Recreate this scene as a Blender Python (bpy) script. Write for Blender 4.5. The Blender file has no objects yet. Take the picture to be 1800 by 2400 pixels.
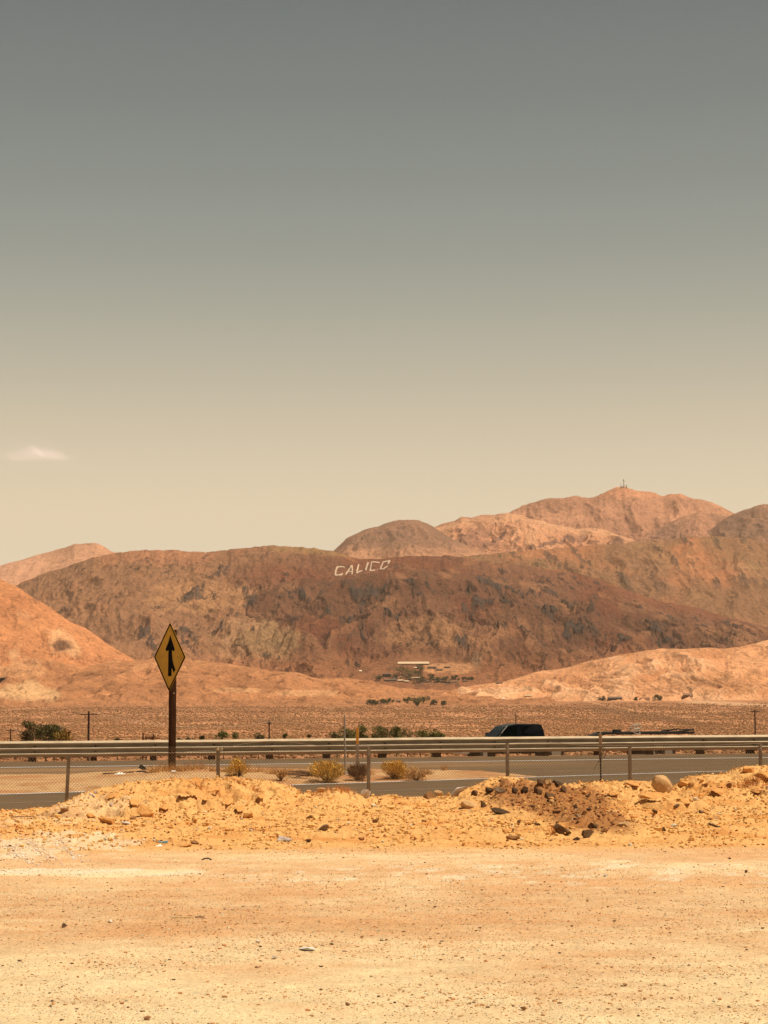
import bpy, bmesh, math, random
import numpy as np
from mathutils import Matrix, Vector

sc = bpy.context.scene
C = bpy.context.scene.collection
R = math.radians

# ------------------------------------------------------------ camera
F = 5000.0                       # focal length in pixels of the 1800 px wide photograph
EYE = 1.75
cam_d = bpy.data.cameras.new('camera'); cam = bpy.data.objects.new('camera', cam_d); C.objects.link(cam)
cam_d.sensor_fit = 'HORIZONTAL'; cam_d.sensor_width = 36; cam_d.lens = 36 * F / 1800
cam_d.clip_start = 0.5; cam_d.clip_end = 60000
PITCH = math.atan(450 / F); ROLL = R(-0.223)
MR = Matrix.Rotation(math.pi / 2 + PITCH, 3, 'X') @ Matrix.Rotation(ROLL, 3, 'Z')
cam.matrix_world = Matrix.Translation((0, 0, EYE)) @ MR.to_4x4()
sc.camera = cam
RM = np.array(MR)

# ------------------------------------------------------------ sun, sky, exposure
SUN_EL = R(66); SUN_H = Vector((1, -0.08, 0)).normalized()
sun_dir = Vector((SUN_H.x * math.cos(SUN_EL), SUN_H.y * math.cos(SUN_EL), math.sin(SUN_EL)))
sl = bpy.data.lights.new('sun', 'SUN'); sl.energy = 5.0; sl.angle = R(0.5); sl.color = (1.0, 0.83, 0.60)
so = bpy.data.objects.new('sun', sl); C.objects.link(so); so.rotation_euler = sun_dir.to_track_quat('Z', 'Y').to_euler()
so.location = (20, -5, 60)
w = bpy.data.worlds.new('World'); sc.world = w; w.use_nodes = True
nt = w.node_tree; nt.nodes.clear()
wo = nt.nodes.new('ShaderNodeOutputWorld'); bg = nt.nodes.new('ShaderNodeBackground')
sky = nt.nodes.new('ShaderNodeTexSky'); sky.sky_type = 'NISHITA'; sky.sun_disc = False
sky.sun_elevation = SUN_EL; sky.sun_rotation = math.atan2(SUN_H.x, SUN_H.y); sky.dust_density = 5; sky.air_density = 1
tcw = nt.nodes.new('ShaderNodeTexCoord'); sep = nt.nodes.new('ShaderNodeSeparateXYZ')
ramp = nt.nodes.new('ShaderNodeValToRGB'); mul = nt.nodes.new('ShaderNodeMath'); mul.operation = 'MULTIPLY'; mul.inputs[1].default_value = 2.0
mix = nt.nodes.new('ShaderNodeMix'); mix.data_type = 'RGBA'; mix.inputs[0].default_value = 0.05
def lin(c):
    return tuple((v / 255 / 12.92) if v / 255 <= 0.04045 else ((v / 255 + 0.055) / 1.055) ** 2.4 for v in c)
SKY = [(0.0, (230, 213, 187)), (0.10, (236, 217, 187)), (0.18, (234, 214, 182)), (0.22, (224, 207, 178)), (0.26, (211, 197, 171)), (0.30, (195, 186, 165)), (0.36, (172, 170, 155)),
       (0.416, (152, 155, 146)), (0.49, (134, 140, 135)), (0.56, (120, 127, 124)), (0.63, (109, 117, 116)), (0.74, (80, 85, 86)), (1.0, (50, 56, 60))]
el = ramp.color_ramp.elements
while len(el) > 1: el.remove(el[-1])
el[0].position = 0; el[0].color = (*lin(SKY[0][1]), 1)
for p, c in SKY[1:]:
    e = el.new(p); e.color = (*lin(c), 1)
L = nt.links.new
L(tcw.outputs['Generated'], sep.inputs[0]); L(sep.outputs['Z'], mul.inputs[0]); L(mul.outputs[0], ramp.inputs[0])
skm = nt.nodes.new('ShaderNodeVectorMath'); skm.operation = 'MULTIPLY'; skm.inputs[1].default_value = (0.10, 0.09, 0.07)
L(sky.outputs[0], skm.inputs[0]); L(ramp.outputs[0], mix.inputs[6]); L(skm.outputs[0], mix.inputs[7])
L(mix.outputs[2], bg.inputs['Color']); bg.inputs['Strength'].default_value = 0.84; L(bg.outputs[0], wo.inputs[0])
sc.view_settings.view_transform = 'Standard'; sc.view_settings.look = 'None'; sc.view_settings.exposure = 0.25; sc.view_settings.gamma = 1
sc.render.resolution_x = 768; sc.render.resolution_y = 1024

# ------------------------------------------------------------ maths helpers
def P(px, py, D):
    """numpy: point at world distance D (metres in front) seen at photograph pixel px, py"""
    px, py, D = np.broadcast_arrays(np.asarray(px, float), np.asarray(py, float), np.asarray(D, float))
    d = np.stack([(px - 900) / F, (1200 - py) / F, -np.ones_like(px)], -1) @ RM.T
    s = D / d[..., 1]
    return d[..., 0] * s, D * 1.0, d[..., 2] * s + EYE
def proj(X, Y, Z):
    v = np.stack([X, Y, Z - EYE], -1) @ RM
    return 900 - F * v[..., 0] / v[..., 2], 1200 + F * v[..., 1] / v[..., 2]
def PV(px, py, D):
    a = P(px, py, D); return Vector((float(a[0]), float(a[1]), float(a[2])))
def _h(ix, iy, seed):
    n = (ix.astype(np.int64) * 374761393 + iy.astype(np.int64) * 668265263 + seed * 974634777) & 0xffffffff
    n = ((n ^ (n >> 13)) * 1274126177) & 0xffffffff
    return ((n ^ (n >> 16)) & 0xffff) / 65535.0
def perlin(x, y, seed=0):
    ix = np.floor(x); iy = np.floor(y); fx = x - ix; fy = y - iy
    ux = fx * fx * fx * (fx * (fx * 6 - 15) + 10); uy = fy * fy * fy * (fy * (fy * 6 - 15) + 10)
    def g(dx, dy):
        a = _h(ix + dx, iy + dy, seed) * 2 * np.pi
        return np.cos(a) * (fx - dx) + np.sin(a) * (fy - dy)
    a = g(0, 0); b = g(1, 0); c = g(0, 1); d = g(1, 1)
    return ((a + (b - a) * ux) * (1 - uy) + (c + (d - c) * ux) * uy) * 1.5
def fbm(x, y, oct=4, seed=0, gain=0.5):
    s = 0; a = 1; t = 0
    for i in range(oct):
        s = s + a * perlin(x * 2 ** i + 17.3 * i, y * 2 ** i - 9.1 * i, seed + i); t += a; a *= gain
    return s / t
def ridged(x, y, oct=4, seed=0, gain=0.5):
    s = 0; a = 1; t = 0
    for i in range(oct):
        n = 1 - np.abs(perlin(x * 2 ** i + 7.7 * i, y * 2 ** i + 3.3 * i, seed + i)) * 1.6
        s = s + a * n; t += a; a *= gain
    return s / t
def ss(a, b, x):
    t = np.clip((x - a) / (b - a), 0, 1); return t * t * (3 - 2 * t)
def curve(pts):
    xs = [p[0] for p in pts]; ys = [p[1] for p in pts]
    return lambda x: np.interp(x, xs, ys)

# ------------------------------------------------------------ materials
def A(r, g, b, k=1.0):
    """real-world base colour from a sunlit look"""
    c = lin((r, g, b)); f = (1.62, 1.36, 0.99)
    return tuple(min(0.85, c[i] / f[i] * k) for i in range(3))
def nodes(name):
    m = bpy.data.materials.new(name); m.use_nodes = True; t = m.node_tree
    return m, t, t.nodes['Principled BSDF']
def noise_node(t, scale, detail=6, rough=0.6, stretch=None, dist=0.0):
    n = t.nodes.new('ShaderNodeTexNoise'); n.inputs['Scale'].default_value = scale; n.inputs['Detail'].default_value = detail
    n.inputs['Roughness'].default_value = rough; n.inputs['Distortion'].default_value = dist
    g = t.nodes.new('ShaderNodeNewGeometry'); mp = t.nodes.new('ShaderNodeMapping')
    t.links.new(g.outputs['Position'], mp.inputs[0]); t.links.new(mp.outputs[0], n.inputs['Vector'])
    if stretch: mp.inputs['Scale'].default_value = stretch
    return n
def mrange(t, src, lo, hi, a=0.3, b=0.7):
    m = t.nodes.new('ShaderNodeMapRange'); m.inputs[1].default_value = a; m.inputs[2].default_value = b
    m.inputs[3].default_value = lo; m.inputs[4].default_value = hi; t.links.new(src, m.inputs[0]); return m.outputs[0]
def vmul(t, col, fac):
    v = t.nodes.new('ShaderNodeVectorMath'); v.operation = 'SCALE'; t.links.new(col, v.inputs[0]); t.links.new(fac, v.inputs['Scale'])
    return v.outputs[0]
def earth(name, scales, bump=None, rough=0.95, attr='Col', color=None, speck=None, fleck=()):
    """scales: list of (noise scale, low, high, stretch)"""
    m, t, p = nodes(name)
    if color is None:
        a = t.nodes.new('ShaderNodeAttribute'); a.attribute_name = attr; col = a.outputs['Color']
    else:
        a = t.nodes.new('ShaderNodeRGB'); a.outputs[0].default_value = (*color, 1); col = a.outputs[0]
    for s in scales:
        n = noise_node(t, s[0], 5, 0.65, s[3] if len(s) > 3 else None)
        col = vmul(t, col, mrange(t, n.outputs['Fac'], s[1], s[2]))
    for (fs_, a_, b_, v_, st_) in fleck:
        n = noise_node(t, fs_, 4, .7, st_, .6); col = vmul(t, col, mrange(t, n.outputs['Fac'], 1, v_, a_, b_))
    if speck:
        for sc_, thr, cc, amt in speck:
            v = t.nodes.new('ShaderNodeTexVoronoi'); v.inputs['Scale'].default_value = sc_
            g = t.nodes.new('ShaderNodeNewGeometry'); t.links.new(g.outputs['Position'], v.inputs['Vector'])
            sp = t.nodes.new('ShaderNodeSeparateColor'); t.links.new(v.outputs['Color'], sp.inputs[0])
            gt = t.nodes.new('ShaderNodeMath'); gt.operation = 'GREATER_THAN'; gt.inputs[1].default_value = thr; t.links.new(sp.outputs[0], gt.inputs[0])
            lt = t.nodes.new('ShaderNodeMath'); lt.operation = 'LESS_THAN'; lt.inputs[1].default_value = 0.35; t.links.new(v.outputs['Distance'], lt.inputs[0])
            mm = t.nodes.new('ShaderNodeMath'); mm.operation = 'MULTIPLY'; t.links.new(gt.outputs[0], mm.inputs[0]); t.links.new(lt.outputs[0], mm.inputs[1])
            m2 = t.nodes.new('ShaderNodeMath'); m2.operation = 'MULTIPLY'; t.links.new(mm.outputs[0], m2.inputs[0]); m2.inputs[1].default_value = amt
            mx = t.nodes.new('ShaderNodeMix'); mx.data_type = 'RGBA'; t.links.new(m2.outputs[0], mx.inputs[0]); t.links.new(col, mx.inputs[6]); mx.inputs[7].default_value = (*cc, 1)
            col = mx.outputs[2]
    t.links.new(col, p.inputs['Base Color'])
    p.inputs['Roughness'].default_value = rough; p.inputs['Specular IOR Level'].default_value = 0.1
    if bump:
        prev = None
        for (s, dist, st) in bump:
            n = noise_node(t, s, 6, 0.7)
            b = t.nodes.new('ShaderNodeBump'); b.inputs['Distance'].default_value = dist; b.inputs['Strength'].default_value = st
            t.links.new(n.outputs['Fac'], b.inputs['Height'])
            if prev: t.links.new(prev, b.inputs['Normal'])
            prev = b.outputs[0]
        t.links.new(prev, p.inputs['Normal'])
    return m
def plain_mat(name, color, rough=0.6, metal=0.0, spec=0.5, nscale=None, var=(0.85, 1.12), stretch=None, bump=None):
    m, t, p = nodes(name)
    rgb = t.nodes.new('ShaderNodeRGB'); rgb.outputs[0].default_value = (*color, 1); col = rgb.outputs[0]
    if nscale:
        n = noise_node(t, nscale, 5, 0.6, stretch); col = vmul(t, col, mrange(t, n.outputs['Fac'], var[0], var[1]))
        if bump:
            b = t.nodes.new('ShaderNodeBump'); b.inputs['Distance'].default_value = bump; t.links.new(n.outputs['Fac'], b.inputs['Height']); t.links.new(b.outputs[0], p.inputs['Normal'])
    t.links.new(col, p.inputs['Base Color'])
    p.inputs['Roughness'].default_value = rough; p.inputs['Metallic'].default_value = metal; p.inputs['Specular IOR Level'].default_value = spec
    return m

# ------------------------------------------------------------ mesh helpers
def raw_mesh(name, V, faces, mat, parent=None, cols=None, smooth=False, nper=None):
    me = bpy.data.meshes.new(name)
    V = np.asarray(V, np.float32)
    fa = np.asarray(faces, np.int32)
    me.vertices.add(len(V)); me.vertices.foreach_set('co', V.ravel())
    k = fa.shape[1]; me.loops.add(fa.size); me.polygons.add(len(fa))
    me.loops.foreach_set('vertex_index', fa.ravel()); me.polygons.foreach_set('loop_start', np.arange(len(fa), dtype=np.int32) * k)
    if cols is not None:
        at = me.color_attributes.new('Col', 'FLOAT_COLOR', 'POINT')
        cc = np.ones((len(V), 4), np.float32); cc[:, :3] = cols; at.data.foreach_set('color', cc.ravel())
    me.polygons.foreach_set('use_smooth', np.full(len(fa), smooth, dtype=bool))
    me.update(calc_edges=True)
    me.materials.append(mat)
    o = bpy.data.objects.new(name, me); C.objects.link(o)
    if parent: o.parent = parent
    return o
def grid(name, X, Y, Z, mat, cols=None, smooth=True):
    r, c = X.shape
    V = np.stack([X, Y, Z], -1).reshape(-1, 3)
    i = np.arange(r * c).reshape(r, c)
    f = np.stack([i[:-1, :-1], i[:-1, 1:], i[1:, 1:], i[1:, :-1]], -1).reshape(-1, 4)
    return raw_mesh(name, V, f, mat, cols=None if cols is None else cols.reshape(-1, 3), smooth=smooth)
def struct(o): o['kind'] = 'structure'; return o
def stuff(o): o['kind'] = 'stuff'; return o
def tag(o, label, cat, group=None):
    o['label'] = label; o['category'] = cat
    if group: o['group'] = group
    return o
def empty(name, loc, label, cat, group=None, rz=0):
    o = bpy.data.objects.new(name, None); C.objects.link(o); o.location = loc; o.rotation_euler = (0, 0, rz); o.empty_display_size = 0.2
    return tag(o, label, cat, group)
class B:
    """collects shapes for ONE mesh object"""
    def __init__(s): s.bm = bmesh.new()
    def box(s, c, size, rot=None, bevel=0):
        g = bmesh.ops.create_cube(s.bm, size=1)['verts']
        M = Matrix.Translation(c) @ (rot.to_4x4() if rot is not None else Matrix.Identity(4)) @ Matrix.Diagonal((*size, 1))
        bmesh.ops.transform(s.bm, matrix=M, verts=g)
        if bevel:
            e = list({e for v in g for e in v.link_edges}); bmesh.ops.bevel(s.bm, geom=e, offset=bevel, segments=2, affect='EDGES', profile=0.6)
        return s
    def tube(s, a, b, r1, r2=None, n=8):
        a = Vector(a); b = Vector(b); r2 = r1 if r2 is None else r2; d = b - a
        q = d.to_track_quat('Z', 'Y').to_matrix().to_4x4()
        g = bmesh.ops.create_cone(s.bm, cap_ends=True, segments=n, radius1=r1, radius2=r2, depth=d.length)['verts']
        bmesh.ops.transform(s.bm, matrix=Matrix.Translation((a + b) / 2) @ q, verts=g); return s
    def path(s, pts, r, n=5):
        for a, b in zip(pts[:-1], pts[1:]): s.tube(a, b, r, r, n)
        return s
    def prism(s, prof, axis_vec, thick, origin=(0, 0, 0), ex=(1, 0, 0), ez=(0, 0, 1)):
        """closed 2-D outline prof in the ex/ez plane, extruded by thick along axis_vec"""
        ex = Vector(ex); ez = Vector(ez); av = Vector(axis_vec); o = Vector(origin)
        a = [s.bm.verts.new(o + ex * p[0] + ez * p[1]) for p in prof]
        b = [s.bm.verts.new(o + ex * p[0] + ez * p[1] + av * thick) for p in prof]
        n = len(prof); s.bm.faces.new(a); s.bm.faces.new(b[::-1])
        for i in range(n): s.bm.faces.new((a[i], a[(i + 1) % n], b[(i + 1) % n], b[i]))
        return s
    def build(s, name, mat, parent=None, smooth=False):
        bmesh.ops.recalc_face_normals(s.bm, faces=s.bm.faces)
        me = bpy.data.meshes.new(name); s.bm.to_mesh(me); s.bm.free(); me.materials.append(mat)
        if smooth:
            for p in me.polygons: p.use_smooth = True
        o = bpy.data.objects.new(name, me); C.objects.link(o)
        if parent: o.parent = parent
        return o
def copy_tree(o, parent=None):
    c = o.copy(); C.objects.link(c); c.parent = parent
    for ch in list(o.children): copy_tree(ch, c)
    return c

# ------------------------------------------------------------ ground lines (roads run away to the right)
def fl(D0, s, zl, zr):            # a feature line: Y = D0 + s X, height between zl at X=-8 and zr at X=8 (relative to the eye)
    return lambda X: D0 + s * X, lambda X: EYE + np.interp(X, [-24, -8, 8, 24], [zl, zl, zr, zr])
L0 = fl(43.2, .45, -1.95, -1.80)
L1 = fl(46.1, .45, -1.94, -1.79)
L2 = fl(50.5, .45, -1.93, -1.735)
L5 = fl(65.7, .306, -1.80, -1.785)
L6 = fl(70.3, .306, -1.745, -1.745)
L7 = fl(78.0, .306, -1.95, -1.95)
L8 = fl(93.0, .306, -2.62, -2.62)
L9 = fl(107., .306, -2.80, -2.80)
L10 = fl(128., .28, -4.6, -4.6)
L11 = fl(190., .10, -8.6, -8.6)
LN = [L0, L2, L5, L6, L7, L8, L9, L10, L11]
def road_z(X, Y):
    X = np.asarray(X, float); Y = np.asarray(Y, float)
    z = LN[0][1](X) + 0 * Y
    for a, b in zip(LN[:-1], LN[1:]):
        ya, yb = a[0](X), b[0](X); t = np.clip((Y - ya) / (yb - ya), 0, 1)
        z = np.where(Y > ya, a[1](X) * (1 - t) + b[1](X) * t, z)
    return z

# near ground with the dirt berm
CREST = [(-700, 1838), (-300, 1850), (0, 1902), (118, 1893), (150, 1882), (205, 1853), (260, 1842), (300, 1835), (400, 1824), (560, 1821), (630, 1829), (680, 1842),
         (700, 1856), (735, 1858), (790, 1849), (830, 1858), (860, 1868), (900, 1864), (960, 1871), (1000, 1874), (1060, 1863), (1100, 1846), (1150, 1824), (1200, 1827),
         (1260, 1836), (1310, 1845), (1345, 1838), (1400, 1831), (1470, 1829), (1530, 1829), (1565, 1846), (1585, 1838), (1620, 1818), (1700, 1810),
         (1745, 1795), (1800, 1790), (2100, 1800), (2600, 1830)]
def yc(X): return 38.0 + .32 * X
_px = np.array([p[0] for p in CREST]); _u = (_px - 900) / F; _D = 38.0 / (1 - .32 * _u)
_cx, _, _cz = P(_px, np.array([p[1] for p in CREST]) + 2, _D)
def near_z(X, Y, detail=True):
    Yc = yc(X); zc = np.interp(X, _cx, _cz)
    lot = -0.28 * ss(0, 1, (Y - Yc + 0.6) / 3.6)                              # falls to the ramp behind
    hgt = np.maximum(zc - 0.0, -0.02)
    sf = np.clip((Yc - Y) / 6.2, 0, 1); sb = np.clip((Y - Yc) / 2.1, 0, 1)
    prof = np.where(Y < Yc, (1 - ss(0, 1, sf)) * 0.55 + 0.45 * (1 - sf) ** 2.2, 1 - ss(0, 1, sb))
    z = lot + (hgt - lot * (Y > Yc)) * prof
    apron = ss(25.2, 28.5, Y + 0.5 * fbm(X * .4, Y * .4, 2, 5)) * ss(0, 1.5, Yc + 1 - Y)
    bermy = ss(0.03, 0.2, hgt * prof)
    # second, darker heap
    dk = dark_heap(X, Y)
    if detail:
        n1 = ridged(X * .9, Y * .75, 3, 11) - .62
        n2 = fbm(X * 2.6, Y * 2.2, 4, 21)
        n3 = ridged(X * 7, Y * 6, 3, 31) - .62
        pit = np.clip(fbm(X * 1.9, Y * 1.9, 2, 77) - .30, 0, 1)
        cf = .22 + .78 * ss(.99, .84, prof); bermy = bermy * cf
        z = z + bermy * (0.045 * n1 + 0.034 * n2 + 0.012 * n3 - .075 * ss(.60, .78, ridged(X * 1.3 + .3 * n2, Y * .8, 3, 711)) * ss(-.05, .2, fbm(X * .9, Y * .7, 2, 712)) + (.3 + .7 * (prof < .94)) * .06 * ss(.20, .30, fbm(X * 1.7, Y * .95, 3, 701, .6)) + .034 * ss(.16, .25, fbm(X * 3.6, Y * 1.9, 3, 702, .6)) + .016 * ss(.12, .24, fbm(X * 8, Y * 4.2, 2, 703)) - .03) + apron * (0.03 * n2 + 0.018 * n3 + .01 + .03 * ss(.22, .32, fbm(X * 4, Y * 2, 3, 705)))
        # undercut ledge line on the right mound and holes
        for (lx, ly, lw, ld, dp) in LEDGES:
            t = (X - lx) / lw; yl = ly + .25 * t * t + .07 * perlin(X * 4, X * 0 + lx, 9)
            m = ss(1.0, .75, np.abs(t))
            z = z - dp * m * ss(-ld, -.02, -(np.abs(Y - yl + ld * .5))) + dp * .5 * m * np.exp(-((Y - yl - .3) / .3) ** 2)
        z = z + .010 * fbm(X * .25, Y * 2.2, 4, 43) * ss(27, 24, Y) + .007 * fbm(X * 6, Y * 6, 3, 44, .7) * ss(28, 25, Y) + .006 * fbm(X * 1.2, Y * 3.0, 4, 41) + .02 * fbm(X * .25, Y * .25, 2, 42) * ss(30, 22, Y)
        z = z + 0.011 * fbm(X * 9, Y * 9, 3, 55, .65) * (bermy + .25 * apron)
    z = z + 0.15 * dk * (1 + fbm(X * 5, Y * 5, 3, 61) * .9)
    return z
def dark_heap(X, Y):
    a = np.exp(-(((X - 2.75) / 1.0) ** 2 + ((Y - 35.8) / 2.6) ** 2) ** 1.3) + np.exp(-(((X - 2.95) / .55) ** 2 + ((Y - 31.0) / 2.6) ** 2) ** 1.3)
    return np.clip(a, 0, 1)
LEDGES = [(4.72, 34.9, .62, .30, .17), (7.2, 35.9, .45, .2, .14), (-2.95, 33.7, .55, .25, .10), (-4.75, 32.6, .5, .2, .12), (-3.95, 32.8, .4, .25, .14), (-2.5, 35.2, .35, .2, .12), (-.9, 33.4, .3, .2, .10)]

# rows/cols of near ground
rowsA = 1.0 / np.linspace(1 / 7.5, 1 / 28.5, 330); rowsB = np.arange(28.56, 45.6, .042)
rows = np.concatenate([rowsA, rowsB])
cols_px = np.concatenate([np.linspace(-1500, -60, 120), np.arange(-55, 1856, 2.3), np.linspace(1862, 3300, 120)])
PXg, Dg = np.meshgrid(cols_px, rows)
Xg = (PXg - 900) / F * Dg
yl0 = L0[0](Xg); Yg = Dg.copy()
# squeeze rows past 34 m so the last row lies on the ramp edge
k = np.clip((Dg - 33) / (rows[-1] - 33), 0, 1); Xend = (PXg - 900) / F * rows[-1]
Yg = np.where(Dg > 33, 33 + k * ((43.2 / (1 - .45 * (PXg - 900) / F)) - 33), Dg); Xg = (PXg - 900) / F * Yg
Zg = near_z(Xg, Yg)
edge = ss(.93, 1.0, k); Zg = Zg * (1 - edge) + (L0[1](Xg)) * edge
def patch(X, Y, cx, cy, rx, ry, seed, rough=.45):
    d = ((X - cx) / rx) ** 2 + ((Y - cy) / ry) ** 2 + rough * fbm(X * 1.7, Y * 1.1, 4, seed) * 2.2
    return ss(1.1, .55, d)
sand = np.array(A(255, 186, 106, 1.22)); sand_d = np.array(A(250, 166, 84, 1.10)); lotc = np.array(A(255, 188, 122, 1.14)); pale = np.array(A(255, 222, 162, 1.38))
white = np.array(A(255, 232, 184, 1.3)); brown = np.array(A(238, 158, 92)); dkc = np.array(A(192, 120, 64))
def lerp(a, b, t): return a * (1 - t[..., None]) + b * t[..., None]
def near_col(X, Y):
    n = fbm(X * .5, Y * .5, 5, 101, .65); n2 = fbm(X * 1.5, Y * 2.5, 4, 102) + .7 * fbm(X * .12, Y * 1.3 + .1 * X, 4, 122)
    c = lerp(lotc, pale, .80 * ss(-.5, .7, .7 * n + .35 * n2 + .55 * ss(18, 12.0, Y) + .35 * fbm(X * 5, Y * 6, 4, 131, .7)))
    c = lerp(c, brown, .42 * ss(-.15, .6, fbm(X * .3, Y * .55, 5, 103, .65) + .42 * np.exp(-((Y - 18.5) / 2.6) ** 2) - .05))
    hill = ss(24.8, 27, Y + .8 * n2)
    c = lerp(c, lerp(sand, sand_d, ss(-.1, .5, fbm(X * .8, Y * .8, 4, 104))), hill)
    c = lerp(c, lerp(white, pale, ss(-.2, .3, n2)), .75 * patch(X, Y, -3.1, 22.6, 1.3, .55, 105))
    c = lerp(c, white, .55 * ss(-.05, .35, fbm(X * 2.2, Y * 1.6, 4, 119, .7)) * patch(X, Y, 1.2, 22.3, 3.4, 1.5, 106, .9))
    c = lerp(c, white, .5 * patch(X, Y, -4.3, 27.2, 1.2, 2.2, 107, .8))
    c = lerp(c, white, .22 * patch(X, Y, -4.9, 33.2, 1.0, 2.2, 108, .9))
    c = lerp(c, dkc, .85 * ss(.12, .55, dark_heap(X, Y) + .22 * fbm(X * 3, Y * 3, 3, 109)))
    return c * (1 + .10 * fbm(X * 4, Y * 5, 4, 110))[..., None]
M_ground = earth('dirt', [(3.0, .90, 1.10), (38, .80, 1.16, (1, .6, 1)), (160, .84, 1.12)], bump=[(12, .06, .7), (60, .015, .8)],
                 speck=[(60, .93, A(190, 125, 75), .55), (75, .92, A(255, 235, 190), .5)])
struct(grid('ground', Xg, Yg, Zg, M_ground, near_col(Xg, Yg)))
def gz(x, y): return float(near_z(np.array([x]), np.array([y]))[0])
PXn, PYn = proj(Xg, Yg, Zg)
def near_at(px, py):
    """point of the near ground seen at photograph pixel (px, py)"""
    j = int(np.argmin(np.abs(cols_px - px))); col = PYn[:, j]; i = int(np.argmax(col <= py))
    if col[i] > py: i = int(np.argmin(col))
    return Vector((float(Xg[i, j]), float(Yg[i, j]), float(Zg[i, j])))

# roads: asphalt sheet from the ramp edge to the guardrail, dirt beyond, far carriageway
xs = np.linspace(-26, 34, 240)
def strip(name, ya, yb, n, mat, colf, dz=0.0, x=xs, zadd=None):
    X = np.repeat(x[None, :], n, 0); t = np.linspace(0, 1, n)[:, None]
    Y = ya(X) * (1 - t) + yb(X) * t; Z = road_z(X, Y) + dz
    if zadd is not None: Z = Z + zadd(X, Y)
    return struct(grid(name, X, Y, Z, mat, colf(X, Y)))
asph = np.array(A(124, 97, 66)); asph2 = np.array(A(140, 108, 72)); should = np.array(A(176, 130, 84)); dirt2 = np.array(A(216, 148, 92))
def gore_end(X): return np.interp(X, [-26, -10.2, 0, 2, 3, 3.8, 4.4, 40], [56.5, 56.8, 57.5, 56.6, 55.0, 52.2, 40, 40])
def asph_col(X, Y):
    t = ss(-.1, .4, fbm(X * .5, Y * 2.0, 4, 201)); c = lerp(asph, asph2, t)
    fw = L5[0](X); dust = ss(-.35, .1, -(np.abs(Y - (fw - 2.6)) / 12) + .12 + .12 * fbm(X * .6, Y * 1.5, 3, 202)) * (Y < fw - .2) * (Y > L2[0](X) + .1)
    c = lerp(c, should, dust * np.clip(.80 - .16 * np.clip(X - 2, 0, 6) , .0, .8))
    c = lerp(c, asph * .93, .6 * ss(.25, .0, np.abs(np.mod(Y - L2[0](X) + 6, 3.4) - 1.7) - .25))
    e = ss(.55, .0, Y - L0[0](X) + .35 * fbm(X * 2, Y * 2, 3, 203)); return lerp(c, dirt2 * .75, .7 * e)
M_asph = earth('asphalt', [(1.2, .93, 1.07), (40, .85, 1.15), (120, .85, 1.15)], bump=[(60, .01, .4)], rough=.9)
strip('road', L0[0], lambda X: L6[0](X) - .25, 110, M_asph, asph_col)
M_dirt = earth('verge_dirt', [(.8, .85, 1.15), (6, .8, 1.2), (30, .8, 1.2)], bump=[(4, .08, .6), (20, .03, .6)])
def verge_col(X, Y): return lerp(dirt2 * .95, np.array(A(165, 115, 68)), ss(-.2, .4, fbm(X * .9, Y * .5, 4, 211)))
strip('median', lambda X: L6[0](X) - .25, L8[0], 60, M_dirt, verge_col, zadd=lambda X, Y: .04 * fbm(X, Y, 3, 212))
strip('far_carriageway', L8[0], L9[0], 12, M_asph, lambda X, Y: np.broadcast_to(asph2, X.shape + (3,)), x=np.linspace(-60, 80, 120))
# painted lines
M_line = plain_mat('road_paint', A(255, 238, 215), .8, nscale=9, var=(.80, 1.08)); M_line2 = plain_mat('worn_paint', A(190, 160, 128), .85, nscale=9, var=(.7, 1.15))
def paint(name, lf, off, wd, x0, x1, mat=M_line):
    x = np.linspace(x0, x1, max(2, int((x1 - x0) * 4))); X = np.repeat(x[None, :], 2, 0)
    Y = lf[0](X) + off + np.array([[0], [wd]]); return struct(grid(name, X, Y, road_z(X, Y) + .006, mat))
paint('road_marking', L1, 0, .12, -26, 34, M_line2); paint('road_marking', L2, 0, .26, -26, 34); paint('road_marking', L5, 0, .28, -26, 34)
for a, b in ((-9, -3.8), (6.5, 11.0), (-23, -17), (21, 27)): paint('road_marking', L6, -1.7, .13, a, b, M_line2)
for a in range(-50, 70, 9): paint('road_marking', L8, 7, .14, a, a + 3, M_line)
paint('road_marking', L8, 1.2, .14, -60, 78); 
# sand in the gore between ramp and freeway
def gore_in(X, Y):
    a = Y - (L2[0](X) + .42); b = gore_end(X) - Y
    return np.minimum(a, b) + .22 * fbm(X * 1.6, Y * .9, 4, 221)
def gore_z(X, Y):
    g = gore_in(X, Y); amp = np.interp(X, [-30, -12, -8, -5.5, -2, 1, 4], [.05, .05, .10, .26, .16, .12, .06])
    return road_z(X, Y) - .03 + ss(-.25, 2.2, g) * amp + .045 * ss(-.2, .15, g) + ss(0, .6, g) * (.03 * fbm(X * 1.5, Y * 1.5, 4, 222) + .012 * fbm(X * 8, Y * 8, 2, 223))
xg = np.linspace(-26, 4.3, 520); XX = np.repeat(xg[None, :], 150, 0); tt = np.linspace(0, 1, 150)[:, None]
ya = L2[0](XX) + .28; yb = np.maximum(gore_end(XX) + .8, ya + .05); YY = ya * (1 - tt) + yb * tt
def gore_col(X, Y):
    c = lerp(np.array(A(244, 186, 122)), np.array(A(222, 152, 92)), ss(-.2, .35, fbm(X * .5, Y * .5, 4, 231) + np.interp(X, [-9, -4, 0], [-.12, .05, .12])))
    return lerp(c, np.array(A(190, 120, 68)), .6 * ss(.12, .45, fbm(X * 1.3, Y * .8, 4, 232)))
struct(grid('sand', XX, YY, gore_z(XX, YY), M_ground, gore_col(XX, YY)))
def mid_z(x, y):
    X = np.array([float(x)]); Y = np.array([float(y)]); z = float(road_z(X, Y)[0])
    if x < 4.3 and L2[0](x) + .3 < y < gore_end(x) + .7: z = max(z, float(gore_z(X, Y)[0]))
    return z

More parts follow.
